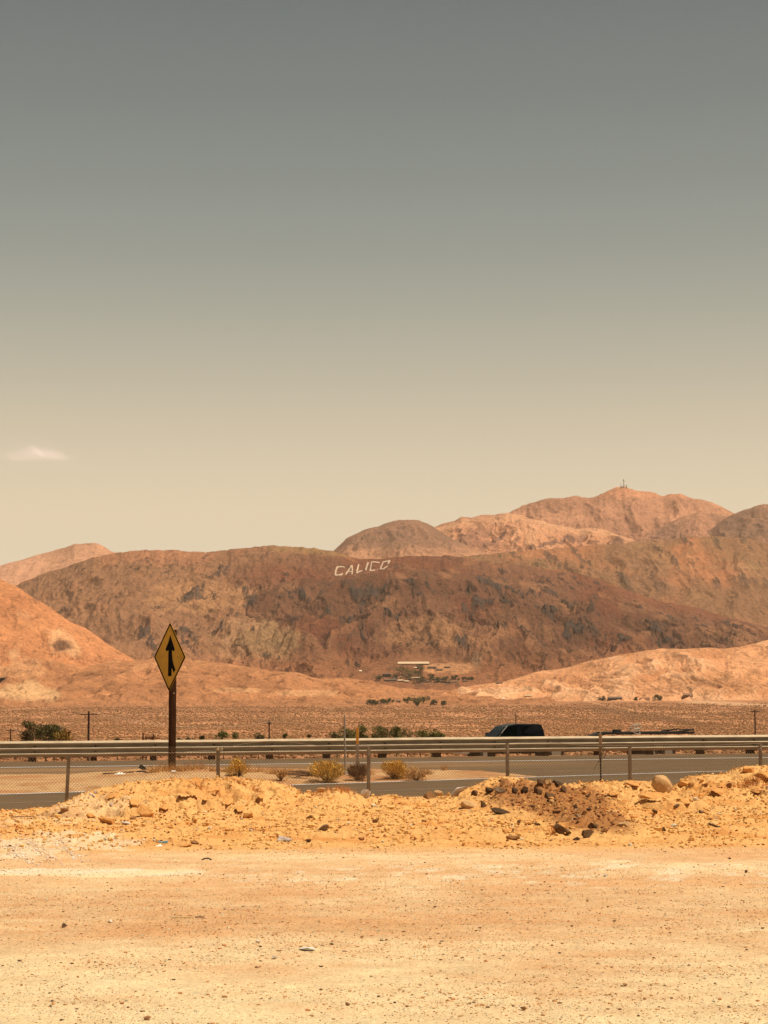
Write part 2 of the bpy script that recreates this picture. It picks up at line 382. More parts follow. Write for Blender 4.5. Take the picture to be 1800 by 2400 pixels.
# ------------------------------------------------------------ desert plain
PLZ = curve([(128, -4.6), (190, -8.6), (320, -9.8), (600, -10.6), (1000, -14.5), (1600, -17.0), (2200, -14.5), (2800, -8.5), (3300, -1.0), (3700, 7.5), (4300, 22)])
def plain_z(X, Y): return EYE + PLZ(Y) + .25 * fbm(X * .02, Y * .02, 3, 301) * ss(140, 300, Y) + 1.2 * fbm(X * .004, Y * .004, 3, 302) * ss(300, 900, Y)
def plain_zs(x, y): return float(plain_z(np.array([float(x)]), np.array([float(y)]))[0])
pr = np.concatenate([[107.05], np.geomspace(112, 4200, 330)]); pc = np.linspace(-1600, 3400, 900)
PXp, Dp = np.meshgrid(pc, pr); Xp = (PXp - 900) / F * Dp
# first rows follow the far carriageway edge
f0 = ss(230, 107, Dp); Yp = Dp + f0 * .306 * Xp
Zp = np.where(Dp < 128, road_z(Xp, Yp), plain_z(Xp, np.maximum(Dp, 128)))
pl_a = np.array(A(222, 150, 96)); pl_b = np.array(A(198, 130, 82)); pl_c = np.array(A(224, 158, 106)); pl_d = np.array(A(140, 96, 62))
def plain_col(X, Y, PX, PY):
    n = fbm(X * .010, Y * .003, 5, 311); c = lerp(pl_a, pl_b, ss(-.25, .3, n)); c = c * (1 - .16 * ss(2300, 3000, Y))[..., None]
    c = lerp(c, pl_c, .7 * ss(.25, .5, fbm(X * .02, Y * .0035, 3, 312)))
    # a dark wash and a pale dirt track running across on the right
    yy = 1650 + (PX - 1390) * .155 + 5 * fbm(PX * .01, PY * .01, 2, 3)
    c = lerp(c, pl_d, .75 * ss(11, 3, np.abs(PY - yy - 10)) * ss(1330, 1420, PX) * ss(1760, 1600, PX))
    c = lerp(c, pl_c, .85 * ss(2.2, .9, np.abs(PY - yy + 1)) * ss(1360, 1390, PX) * ss(1700, 1640, PX))
    c = lerp(c, np.array(A(238, 176, 122)), .9 * ss(5, 2, np.abs(PY - 1646 - 3 * fbm(PX * .01, PY * .1, 3, 8) - np.clip(PX - 1650, 0, 200) * .05)) * ss(1560, 1640, PX))
    for y0, sl_, x0, x1 in ((1688, -.012, 0, 1800), (1700, -.022, 0, 900), (1712, .0, 900, 1800), (1697, .006, 900, 1800)):
        c = lerp(c, pl_c, .35 * ss(1.6, .5, np.abs(PY - y0 - sl_ * PX - 1.5 * fbm(PX * .006, PX * 0, 2, int(y0)))) * ss(x0 - 30, x0 + 30, PX) * ss(x1 + 30, x1 - 30, PX))
    return c
M_plain = earth('desert_floor', [(.012, .90, 1.1, (1, .3, 1)), (.16, .62, 1.30, (1, .35, 1)), (.7, .72, 1.22, (1, .5, 1))], bump=[(.25, .8, .6)])
qx, qy = proj(Xp, Yp, Zp)
struct(grid('plain', Xp, Yp, Zp, M_plain, plain_col(Xp, Yp, qx, qy)))

# ------------------------------------------------------------ hills and mountains
M_hill = earth('hill_earth', [(.006, .90, 1.1), (.035, .84, 1.15), (.12, .80, 1.20), (.4, .80, 1.2)], bump=[(.025, 16, .5), (.11, 5, .8)],
               fleck=[(.045, .57, .62, .70, (1, .35, 1)), (.16, .58, .62, .66, (1, .4, 1)), (.10, .60, .66, 1.28, (1, .4, 1)), (.34, .57, .61, .74, (1, .5, 1))])
HILLS = {}
def hill(key, name, ridge, Dr, foot_y, Df, colf, amp=30, fs=.004, seed=0, nx=760, nv=230, x0=-350, x1=2150, shape=1.0, back=500, crag=None, rough=4.0, gully=1.0, wob=0, flat=None, ys=.22, big=1.0, tint=(1, 1, 1)):
    rc = curve(ridge); fc = curve(foot_y) if isinstance(foot_y, list) else (lambda x: foot_y + 0 * x)
    px = np.linspace(x0, x1, nx); v = np.linspace(0, 1, nv)
    PX, V = np.meshgrid(px, v)
    D_r = Dr(PX) if callable(Dr) else Dr + 0 * PX
    D_r = D_r + wob * fbm(PX * .004, PX * 0 + seed, 3, seed + 90)
    ry = rc(PX) - 1.2 * rough * .25 * fbm(PX * .03, PX * 0 + 1, 4, seed + 50) * 2
    D = Df + (D_r - Df) * V
    fy = fc(PX); PY = fy + (ry - fy) * (V ** shape)
    X, Y, Z = P(PX, PY, D)
    env = ss(0, .12, V) * ss(1.0, .80, V); env2 = ss(0, .10, V) * (1 - .75 * ss(.88, 1, V))
    wx = X + 60 * fbm(X * fs * .8, Y * fs * .8, 3, seed + 1); wy = Y + 60 * fbm(X * fs * .8 + 9, Y * fs * .8, 3, seed + 2)
    rel = (ridged(wx * fs, wy * fs * ys, 6, seed + 3, .52) ** 1.35 - .5) * amp * .95 * gully
    rel = rel + amp * .7 * big * (ridged(X * fs * .38, Y * fs * .14, 3, seed + 14) - .6)
    if flat is not None:
        fm = 1 - flat(PX, PY); env = env * fm; env2 = env2 * (.25 + .75 * fm)
    Z = Z + rel * env + rough * 1.15 * fbm(X * .03, Y * .012, 5, seed + 5, .62) * env2
    cm = np.zeros_like(X)
    if crag is not None:
        cm = crag(PX, PY, X, Y)
        Z = Z + cm * (3 + 5 * ridged(X * .04, Y * .02, 3, seed + 7)) * env2
    # back slope
    nb = 14; tb = np.linspace(0, 1, nb + 1)[1:, None]
    Xb = X[-1:] * (1 + 0 * tb) ; Yb = Y[-1:] + back * tb; Zb = Z[-1:] - back * .55 * tb ** 1.5 + 0
    Xa = np.concatenate([X, Xb]); Ya = np.concatenate([Y, Yb]); Za = np.concatenate([Z, Zb])
    # front skirt below the foot
    qx, qy = proj(X, Y, Z)
    col = colf(qx, qy, X, Y, V, cm, rel / amp) * np.array(tint)
    col = np.concatenate([col, np.repeat(col[-1:], nb, 0)])
    Xa = np.concatenate([X[:1], Xa]); Ya = np.concatenate([Y[:1] - 30, Ya]); Za = np.concatenate([Z[:1] - 60, Za]); col = np.concatenate([col[:1], col])
    struct(grid(name, Xa, Ya, Za, M_hill, col))
    HILLS[key] = (px, qx, qy, X, Y, Z)
def on_hill(key, px, py):
    cp, qx, qy, X, Y, Z = HILLS[key]; j = int(np.argmin(np.abs(cp - px))); c = qy[:, j]; i = int(np.argmax(c <= py))
    if i > 0 and c[i] <= py:
        t = (c[i - 1] - py) / max(1e-6, c[i - 1] - c[i])
        f = lambda a: float(a[i - 1, j] * (1 - t) + a[i, j] * t)
    else: f = lambda a: float(a[i, j])
    sx = (px - float(qx[i, j])) / F * f(Y)
    return Vector((f(X) + sx, f(Y), f(Z)))
def blend(pairs, base):
    c = np.broadcast_to(np.array(base), pairs[0][1].shape + (3,)).copy()
    for col, t in pairs: c = lerp(c, np.array(col), np.clip(t, 0, 1))
    return c

# H far left
def colH(px, py, X, Y, V, cm, rel):
    return blend([(A(190, 135, 95), .6 * ss(-.1, .4, fbm(X * .003, Y * .003, 4, 401))), (A(236, 172, 128), .5 * ss(-.2, .3, rel))], A(216, 156, 112))
hill('H', 'mountain', [(-400, 1370), (-100, 1345), (0, 1326), (80, 1303), (125, 1290), (150, 1284), (175, 1275), (225, 1273), (245, 1281), (265, 1294), (330, 1304), (500, 1330), (900, 1360)], 7600, 1430, 6500, colH, 45, .0022, 410, 420, 110, -350, 950, tint=(1.15, 1.06, 1.0))
# G2 right hump, G main peaks, G1 left hump
def colG(px, py, X, Y, V, cm, rel):
    n = fbm(X * .004, Y * .004, 4, 421)
    return blend([(A(196, 132, 92), .8 * ss(-.05, .30, n)), (A(246, 186, 132), .65 * ss(-.05, .3, rel)), (A(160, 114, 86), .8 * ss(.12, .30, fbm(X * .012 + Y * .002, Y * .0022, 5, 422, .6))),
                  (A(176, 122, 86), .55 * ss(1255, 1170, py) * ss(1280, 1200, px) * ss(1150, 1220, px))], A(224, 158, 110))
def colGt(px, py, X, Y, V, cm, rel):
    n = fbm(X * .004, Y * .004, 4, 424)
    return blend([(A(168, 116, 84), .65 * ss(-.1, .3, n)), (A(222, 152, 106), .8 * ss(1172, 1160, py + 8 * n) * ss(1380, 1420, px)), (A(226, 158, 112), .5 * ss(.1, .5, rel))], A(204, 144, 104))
hill('G', 'mountain', [(500, 1380), (800, 1330), (950, 1262), (1013, 1234), (1063, 1222), (1080, 1211), (1105, 1213), (1128, 1206), (1160, 1206), (1190, 1203), (1225, 1184), (1280, 1169), (1340, 1164), (1390, 1166),
     (1415, 1155), (1430, 1147), (1445, 1142), (1465, 1141), (1485, 1146), (1500, 1152), (1535, 1155), (1552, 1162), (1570, 1158), (1595, 1157), (1615, 1165), (1670, 1178), (1718, 1201), (1800, 1240), (2200, 1330)],
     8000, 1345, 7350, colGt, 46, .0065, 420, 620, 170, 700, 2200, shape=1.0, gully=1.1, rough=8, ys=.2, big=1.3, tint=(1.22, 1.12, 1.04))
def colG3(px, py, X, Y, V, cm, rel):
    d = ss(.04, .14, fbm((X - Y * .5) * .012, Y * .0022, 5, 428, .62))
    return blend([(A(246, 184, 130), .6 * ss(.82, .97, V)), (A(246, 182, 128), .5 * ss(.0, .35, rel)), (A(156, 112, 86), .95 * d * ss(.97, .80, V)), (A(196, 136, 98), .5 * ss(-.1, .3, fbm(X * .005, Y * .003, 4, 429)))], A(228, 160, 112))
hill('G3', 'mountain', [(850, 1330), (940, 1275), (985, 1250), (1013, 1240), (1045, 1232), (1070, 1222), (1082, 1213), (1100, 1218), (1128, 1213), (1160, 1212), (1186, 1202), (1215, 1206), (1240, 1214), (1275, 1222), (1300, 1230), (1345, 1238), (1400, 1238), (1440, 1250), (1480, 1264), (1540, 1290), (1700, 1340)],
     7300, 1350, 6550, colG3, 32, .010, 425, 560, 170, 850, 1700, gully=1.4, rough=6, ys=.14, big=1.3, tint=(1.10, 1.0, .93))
def colG4(px, py, X, Y, V, cm, rel):
    return blend([(A(160, 116, 86), .7 * ss(-.1, .3, fbm(X * .006, Y * .004, 4, 434))), (A(220, 156, 110), .5 * ss(.1, .5, rel))], A(198, 140, 102))
hill('G4', 'mountain', [(1350, 1340), (1440, 1288), (1490, 1266), (1540, 1240), (1580, 1220), (1610, 1206), (1640, 1200), (1680, 1206), (1718, 1214), (1800, 1240), (2000, 1300)], 7080, 1350, 6450, colG4, 30, .008, 433, 360, 130, 1350, 2000, rough=6, ys=.15, tint=(1.15, 1.06, 1.0))
def colG1(px, py, X, Y, V, cm, rel):
    n = fbm(X * .004, Y * .004, 4, 431)
    return blend([(A(150, 108, 78), .6 * ss(-.2, .3, n)), (A(225, 155, 106), .8 * ss(1270, 1305, py + 20 * n)), (A(214, 148, 102), .5 * ss(.1, .5, rel))], A(180, 126, 90))
hill('G1', 'mountain', [(600, 1400), (740, 1330), (785, 1288), (812, 1262), (850, 1243), (900, 1228), (925, 1220), (955, 1217), (985, 1220), (1013, 1233), (1063, 1265), (1120, 1290), (1180, 1306), (1300, 1340), (1500, 1380)], 6900, 1360, 6200, colG1, 36, .008, 430, 380, 110, 650, 1450, rough=5)
hill('G2', 'mountain', [(1450, 1360), (1560, 1305), (1620, 1268), (1665, 1240), (1695, 1218), (1718, 1205), (1745, 1195), (1780, 1184), (1830, 1178), (2000, 1160), (2300, 1200)], 6900, 1360, 6300, colG1, 32, .008, 440, 380, 130, 1350, 2200, rough=6)
# F mid right
def cragF(PX, PY, X, Y): return .7 * ss(.17, .22, fbm(X * .022 + Y * .002, Y * .005, 6, 451, .7)) * ss(1470, 1280, PY)
def colF(px, py, X, Y, V, cm, rel):
    n = fbm(X * .005, Y * .004, 4, 452)
    return blend([(A(176, 134, 84), .55 * ss(-.1, .3, n)), (A(222, 146, 92), .8 * ss(-.05, .35, fbm(X * .004, Y * .003, 4, 453))), (A(120, 92, 68), .8 * ss(.05, .5, cm)), (A(216, 158, 104), .5 * ss(.2, .5, rel)),
                  (A(206, 156, 104), .5 * ss(3, 1.2, np.abs(py - 1326 - (px - 1500) * .02)) * ss(1440, 1480, px))], A(176, 126, 84))
hill('F', 'mountain', [(850, 1345), (1000, 1315), (1117, 1301), (1204, 1293), (1334, 1282), (1486, 1271), (1578, 1263), (1660, 1257), (1746, 1260), (1800, 1274), (1900, 1290), (2200, 1300)], 6200, 1500, 5500, colF, 32, .007, 450, 600, 190, 850, 2200, crag=cragF, rough=6, tint=(.98, .88, .84))
# E the dark mountain with the letters
CR = [(660, 1400, 330, 60, .9), (900, 1370, 120, 45, 1.1), (1160, 1400, 120, 80, 1.1), (1250, 1420, 90, 80, 1.2), (1420, 1490, 160, 40, 1.1), (1560, 1470, 160, 60, 1.0), (1080, 1525, 60, 20, .8), (1010, 1520, 50, 18, .8),
      (250, 1430, 140, 40, .8), (420, 1480, 160, 60, .9), (330, 1330, 150, 30, .4), (640, 1500, 110, 60, .7), (870, 1445, 70, 60, .8), (1340, 1400, 90, 60, .8), (1700, 1480, 100, 40, .8), (920, 1440, 60, 30, 1.0), (1010, 1425, 60, 20, .9), (1130, 1370, 60, 40, 1.0), (1350, 1480, 60, 30, 1.0), (800, 1400, 60, 60, .9)]
def flatE(PX, PY): return ss(1.25, .8, ((PX - 980) / 165) ** 2 + ((PY - 1585) / 48) ** 2)
def cragE(PX, PY, X, Y):
    w_ = np.zeros_like(PX)
    for cx, cy, rx, ry, a in CR: w_ = np.maximum(w_, a * np.exp(-((PX - cx) / rx) ** 2 - ((PY - cy) / ry) ** 2))
    letters = np.exp(-((PX - 835) / 95) ** 4 - ((PY - 1335) / 32) ** 4)
    xw = X + 14 * fbm(X * .02, Y * .008, 3, 3); yw = Y + 40 * fbm(X * .02 + 5, Y * .008, 3, 4)
    n = .62 * fbm(xw * .014 + yw * .0025, yw * .0058 - xw * .002, 7, 461, .78) + .30 * (ridged(xw * .012 + yw * .002, yw * .0036, 5, 466, .6) - .62)
    return ss(.085, .125, n + .15 * w_ - .13) * (1 - .8 * letters) * (1 - flatE(PX, PY))
def colE(px, py, X, Y, V, cm, rel):
    n = fbm(X * .004, Y * .003, 5, 462); n2 = fbm(X * .012, Y * .007, 4, 463)
    low = ss(1500, 1590, py + 25 * n); left = ss(760, 500, px + 120 * n)
    return blend([(A(176, 128, 86), .8 * left), (A(142, 86, 56), .8 * ss(-.15, .3, n) * (1 - left)), (A(184, 126, 80), .5 * ss(.15, .4, n2)), (A(196, 136, 88), .5 * ss(.15, .5, rel) * ss(1350, 1480, py)),
                  (A(196, 150, 100), .65 * patchp(px, py, 610, 1500, 110, 55, 464)), (A(206, 150, 96), .55 * patchp(px, py, 470, 1400, 130, 40, 465)), (A(210, 148, 98), .60 * patchp(px, py, 1010, 1470, 110, 45, 466)),
                  (A(196, 130, 82), .85 * low), (A(244, 178, 118), .9 * patchp(px, py, 1050, 1570, 85, 22, 467)), (A(206, 140, 94), .6 * patchp(px, py, 370, 1300, 170, 26, 470)), (A(186, 146, 100), .55 * patchp(px, py, 1118, 1555, 16, 24, 468)),
                  (A(186, 144, 88), .6 * ss(14, 2, py - (1281 + np.clip(px - 620, 0, 300) * .085)) * ss(600, 660, px) * ss(870, 820, px)),
                  (A(128, 88, 62), .55 * ss(.12, .3, fbm(X * .05, Y * .016, 4, 469, .6))), (A(90, 75, 64), .82 * cm)], A(146, 98, 67))
def patchp(px, py, cx, cy, rx, ry, seed):
    return ss(1.3, .4, ((px - cx) / rx) ** 2 + ((py - cy) / ry) ** 2 + 1.2 * fbm(px * .02, py * .03, 4, seed))
hill('E', 'mountain', [(-350, 1420), (-100, 1400), (0, 1385), (45, 1370), (90, 1348), (150, 1330), (200, 1312), (265, 1296), (330, 1290), (400, 1288), (440, 1293), (480, 1294), (560, 1286), (630, 1278), (720, 1283), (780, 1292),
     (840, 1310), (900, 1309), (960, 1303), (1063, 1303), (1110, 1310), (1171, 1320), (1253, 1328), (1334, 1339), (1415, 1360), (1470, 1382), (1551, 1410), (1632, 1425), (1720, 1450), (1800, 1469), (2200, 1540)],
     5500, [(-350, 1640), (700, 1640), (850, 1626), (1250, 1626), (2200, 1640)], 4150, colE, 34, .0065, 460, 1500, 560, -350, 2150, crag=cragE, rough=9, gully=1.25, shape=.92, flat=flatE, tint=(1.10, .98, .93), ys=.28)
# E2 the dark craggy front shoulder of the same mountain
def colE2(px, py, X, Y, V, cm, rel):
    n = fbm(X * .004, Y * .003, 5, 482); n2 = fbm(X * .012, Y * .007, 4, 483); low = ss(1500, 1585, py + 22 * n)
    return blend([(A(152, 102, 70), .7 * ss(-.1, .3, n)), (A(138, 80, 52), .8 * ss(.0, .35, fbm(X * .005, Y * .002, 4, 487))), (A(186, 128, 84), .55 * ss(.1, .4, n2)), (A(190, 132, 86), .5 * ss(.15, .5, rel) * ss(1400, 1500, py)),
                  (A(190, 146, 96), .75 * patchp(px, py, 600, 1505, 120, 50, 464)), (A(200, 142, 92), .5 * patchp(px, py, 1010, 1480, 110, 40, 466)),
                  (A(184, 120, 76), .85 * low), (A(234, 166, 108), .7 * patchp(px, py, 1050, 1566, 75, 13, 467)), (A(176, 134, 92), .6 * patchp(px, py, 1118, 1550, 14, 22, 468)),
                  (A(112, 78, 54), .5 * ss(.12, .3, fbm(X * .05, Y * .016, 4, 489, .6))), (A(86, 73, 62), .82 * cm)], A(132, 86, 58))
hill('E2', 'mountain', [(250, 1640), (330, 1560), (400, 1500), (450, 1464), (500, 1436), (560, 1408), (610, 1384), (660, 1366), (710, 1356), (770, 1356), (830, 1350), (880, 1340), (930, 1333), (1000, 1336), (1080, 1345), (1160, 1352), (1240, 1362), (1334, 1380),
     (1415, 1400), (1470, 1418), (1551, 1440), (1632, 1458), (1720, 1478), (1800, 1496), (2200, 1560)],
     5080, [(250, 1660), (700, 1640), (850, 1626), (1250, 1626), (2200, 1640)], 4100, colE2, 44, .007, 480, 1250, 430, 260, 2150, crag=cragE, rough=9, gully=1.2, shape=.92, flat=flatE, tint=(1.0, .93, .88), ys=.30)
# B left orange slope
def colB(px, py, X, Y, V, cm, rel):
    n = fbm(X * .008, Y * .006, 5, 471)
    return blend([(A(204, 132, 82), .7 * ss(-.1, .3, n)), (A(255, 196, 134), .6 * ss(.1, .4, fbm(X * .012, Y * .006, 4, 472))), (A(120, 82, 58), .85 * patchp(px, py, 150, 1512, 26, 14, 473)), (A(232, 150, 92), .5 * ss(.1, .5, rel))], A(228, 152, 94))
hill('B', 'hill', [(-350, 1240), (-150, 1300), (0, 1357), (40, 1375), (70, 1396), (120, 1425), (165, 1458), (200, 1472), (240, 1500), (285, 1530), (330, 1553), (400, 1580), (520, 1610)], 4050, 1640, 3650, colB, 17, .011, 470, 420, 170, -350, 520, rough=4, tint=(1.14, 1.04, .98))
# D right pale ridge
def colD(px, py, X, Y, V, cm, rel):
    n = fbm(X * .008, Y * .006, 5, 481)
    return blend([(A(206, 138, 86), .75 * ss(-.05, .35, n)), (A(252, 192, 136), .7 * ss(.0, .45, rel)), (A(190, 132, 86), .6 * ss(.15, .45, fbm(X * .02, Y * .01, 4, 482))), (A(200, 136, 84), .6 * patchp(px, py, 1690, 1600, 120, 30, 483))], A(236, 168, 112))
hill('D', 'hill', [(900, 1640), (1020, 1625), (1117, 1606), (1180, 1597), (1215, 1588), (1247, 1577), (1275, 1571), (1307, 1569), (1340, 1562), (1377, 1550), (1443, 1537), (1500, 1527), (1551, 1520), (1600, 1521), (1660, 1518), (1700, 1520), (1741, 1515), (1800, 1499), (2000, 1480), (2200, 1470)],
     3950, [(900, 1652), (1300, 1648), (1800, 1646), (2200, 1646)], 3500, colD, 19, .010, 480, 640, 190, 900, 2200, rough=3.5, gully=1.5, wob=120, tint=(1.24, 1.14, 1.07))
# C left and centre foothills
def colC(px, py, X, Y, V, cm, rel):
    n = fbm(X * .006, Y * .005, 5, 491)
    return blend([(A(178, 118, 74), .7 * ss(-.1, .3, n)), (A(240, 172, 112), .6 * ss(.05, .5, rel) * ss(1590, 1560, py)), (A(244, 188, 126), .85 * patchp(px, py, 60, 1625, 80, 26, 492)),
                  (A(236, 172, 114), .75 * patchp(px, py, 560, 1618, 70, 6, 493)), (A(236, 172, 114), .75 * patchp(px, py, 720, 1625, 80, 8, 494)), (A(196, 134, 86), .7 * ss(1630, 1650, py)),
                  (A(238, 170, 112), .6 * patchp(px, py, 30, 1570, 90, 30, 495))], A(208, 140, 88))
hill('C', 'hill', [(-350, 1500), (-100, 1530), (0, 1545), (81, 1530), (130, 1536), (163, 1545), (233, 1555), (325, 1547), (390, 1540), (450, 1546), (543, 1557), (600, 1566), (640, 1573), (700, 1576), (732, 1588), (780, 1592), (814, 1588), (870, 1598), (930, 1612), (1010, 1618), (1117, 1618), (1250, 1628), (1500, 1650)],
     3900, [(-350, 1675), (0, 1668), (400, 1662), (800, 1655), (1500, 1655)], 3150, colC, 14, .012, 490, 640, 190, -350, 1300, rough=3, gully=1.4, wob=150, shape=.9, tint=(1.12, 1.04, .98))

# ============================================================ OBJECTS
# ------------------------------------------------------------ guardrail (three-wave beam on timber posts)
DV = Vector((1, .306, 0)).normalized(); NV = Vector((DV.y, -DV.x, 0))   # along the rail, and towards the camera
def rail_pt(n, z): x = 1.82 * n; return Vector((x, 70.3 + .306 * x, z))
M_galv = plain_mat('galvanised', (.44, .36, .26), .6, .15, .3, 2.2, (.72, 1.15), (1, 1, 6)); M_galv2 = plain_mat('weathered_steel', (.33, .29, .25), .6, .3, .4, 5, (.7, 1.15))
M_wood = plain_mat('timber', (.048, .021, .010), .9, 0, .05, 30, (.55, 1.5), (1, 1, .12), .004); M_bolt = plain_mat('rusty_bolt', (.05, .03, .02), .7)
RT = EYE - 1.108
prof = []
for i in range(0, 37):
    h = i / 36; ph = (h * 3) % 1
    pq = min(1, max(0, (ph - .03) / .94)); pq = pq ** .86; out = .088 * (.5 - .5 * math.cos(2 * math.pi * pq)) ** .8
    prof.append((out, RT - .506 * h))
rail = empty('guardrail', rail_pt(0, EYE - 1.75), 'long dusty grey steel guardrail with three waves beside the far road', 'guardrail')
rail.rotation_euler = (0, 0, math.atan(.306)); bpy.context.view_layer.update(); RI = rail.matrix_basis.inverted()
random.seed(4)
for n in range(-12, 14, 2):
    xa, xb = n * 1.9053 - .10, (n + 2) * 1.9053 + .10; k = len(prof); sub = 6
    V = []; lift = .003 * ((n // 2) % 2); wob = random.uniform(-.008, .008)
    for j in range(sub + 1):
        x = xa + (xb - xa) * j / sub
        for (o_, z_) in prof: V.append((x, -(o_ + lift), z_ - (EYE - 1.75) + wob * math.sin(j / sub * math.pi)))
    for j in range(sub + 1):
        x = xa + (xb - xa) * j / sub
        for (o_, z_) in prof: V.append((x, -(o_ + lift) + .006, z_ - (EYE - 1.75) + wob * math.sin(j / sub * math.pi)))
    f = []; H = (sub + 1) * k
    for j in range(sub):
        for i in range(k - 1):
            a = j * k + i; f.append((a, a + 1, a + k + 1, a + k)); f.append((H + a, H + a + k, H + a + k + 1, H + a + 1))
        f.append((j * k, (j + 1) * k, H + (j + 1) * k, H + j * k)); f.append((j * k + k - 1, H + j * k + k - 1, H + (j + 1) * k + k - 1, (j + 1) * k + k - 1))
    raw_mesh('rail_panel', V, f, M_galv, rail, smooth=True)
pb = B(); pb.box((-.02, .36, -.10), (.16, .20, 1.64 + .1), bevel=.01); post0 = pb.build('post', M_wood, rail)
bb = B(); bb.box((-.02, .14, .38), (.15, .22, .50), bevel=.01); block0 = bb.build('block', M_wood, post0)
bt = B()
bt.tube((0, -.035, 0), (0, -.004, 0), .024, n=8); bolt0 = bt.build('bolt', M_bolt, rail)
for n in range(-12, 15):
    p = post0 if n == -12 else post0.copy()
    if n > -12:
        C.objects.link(p); p.parent = rail; b = block0.copy(); C.objects.link(b); b.parent = p
    p.location = (n * 1.9053, 0, random.uniform(-.92, -.885) + .68); p.rotation_euler = (random.uniform(-.02, .02), random.uniform(-.02, .02), random.uniform(-.05, .05))
    for h in (1 / 3, 2 / 3):
        q = bolt0 if (n == -12 and h < .5) else bolt0.copy()
        if q is not bolt0: C.objects.link(q); q.parent = rail
        q.location = (n * 1.9053, -.004, RT - .506 * h - (EYE - 1.75))

# ------------------------------------------------------------ chain-link fence
FX = [(-470, 1786), (-215, 1778), (158, 1772), (513, 1757), (862, 1750), (1186, 1742), (1471, 1747), (1775, 1742), (2060, 1738), (2330, 1736)]
def fence_xy(px): u = (px - 900) / F; y = 41.55 / (1 - .45 * u); return u * y, y
fence = empty('chain_link_fence', (*fence_xy(862), gz(*fence_xy(862))), 'thin chain link fence on short steel posts behind the dirt mounds', 'fence')
def local(o, p): return Vector(p) - o.location
M_post = plain_mat('fence_steel', (.25, .205, .165), .6, .2, .4, 14, (.75, 1.2)); M_wire = plain_mat('fence_wire', (.15, .105, .07), .6, .4, .4)
fpts = []
for i, (px, py) in enumerate(FX):
    x, y = fence_xy(px); top = PV(px, py, y); gzv = min(gz(x, y), EYE - 1.75); fpts.append((x, y, top.z, gzv))
    b = B(); hh = top.z - gzv + .35; b.box((0, 0, hh / 2 - .35), (.046, .012, hh)); b.box((-.023, .022, hh / 2 - .35), (.010, .05, hh - .004)); b.box((.023, .022, hh / 2 - .35), (.010, .05, hh - .006))
    o = b.build('post', M_post, fence); o.location = local(fence, (x, y, gzv)); o.rotation_euler = (random.uniform(-.015, .015), (.045 if i == 2 else random.uniform(-.012, .012)), .42 + random.uniform(-.1, .1))
    if i in (3,):
        cb = B(); cb.tube((-.02, -.02, hh - .37), (-.02, -.02, hh - .30), .034, .03, 10); cb.tube((.05, -.02, hh - .37), (.05, -.02, hh - .31), .03, .026, 10); cb.build('post_cap', M_galv, o)
MT = curve([(-500, 1757), (0, 1754), (160, 1755), (400, 1749), (650, 1748), (900, 1744), (1180, 1741), (1500, 1742), (1800, 1740), (2300, 1736)])
x0_, x1_ = fence_xy(-470)[0], fence_xy(2330)[0]; ln = math.hypot(x1_ - x0_, fence_xy(2330)[1] - fence_xy(-470)[1])
aW = .062; nw = int(ln / (aW / 2)); nj = int(1.22 / (aW / 2))
kk, jj = np.meshgrid(np.arange(nw), np.arange(nj + 1), indexing='ij')
sx = (kk + ((jj + kk) % 2)) * (aW / 2) / ln
gx = x0_ + (x1_ - x0_) * sx; u = gx / (41.55 + .45 * gx); ppx = 900 + F * u; gy = 41.55 + .45 * gx
_, _, ztop = P(ppx, MT(ppx) + 3.0 * perlin(ppx * .012, ppx * 0, 7) + 1.0 * perlin(ppx * .05, ppx * 0, 8), gy)
gzz = ztop - jj * (aW / 2) * (1 + .02 * perlin(gx * 2, jj * .2, 4)); gy2 = gy - .035 + .03 * perlin(gx * .8, jj * .08, 9)
r_ = .0034; ring = [(0, -r_), (.87 * r_, .5 * r_), (-.87 * r_, .5 * r_)]
Vw = np.stack([np.stack([gx + a, gy2 + b + 0 * gx, gzz], -1) for a, b in ring], 2)           # nw, nj+1, 3, xyz
idx = np.arange(nw * (nj + 1) * 3).reshape(nw, nj + 1, 3)
fw = []
for a in range(3):
    b = (a + 1) % 3; fw.append(np.stack([idx[:, :-1, a], idx[:, :-1, b], idx[:, 1:, b], idx[:, 1:, a]], -1).reshape(-1, 4))
Vw = Vw.reshape(-1, 3) - np.array(fence.location)
raw_mesh('wire_mesh', Vw, np.concatenate(fw), M_wire, fence)
b = B()
for (a0, a1, sag, up) in ((513, 862, -.10, .10), (200, 513, .05, .03), (1186, 1471, .04, .05), (1471, 1775, .05, .02)):
    b = B(); pts = []
    for t in np.linspace(0, 1, 18):
        px = a0 + (a1 - a0) * t; x, y = fence_xy(px); z = np.interp(px, [p[0] for p in FX], [q[2] for q in fpts]) + up * math.sin(math.pi * min(1, t * 1.6)) - sag * .5 * math.sin(math.pi * t)
        pts.append(local(fence, (x, y - .05, z)))
    b.path(pts, .0035, 4); b.build('loose_wire', M_wire, fence)
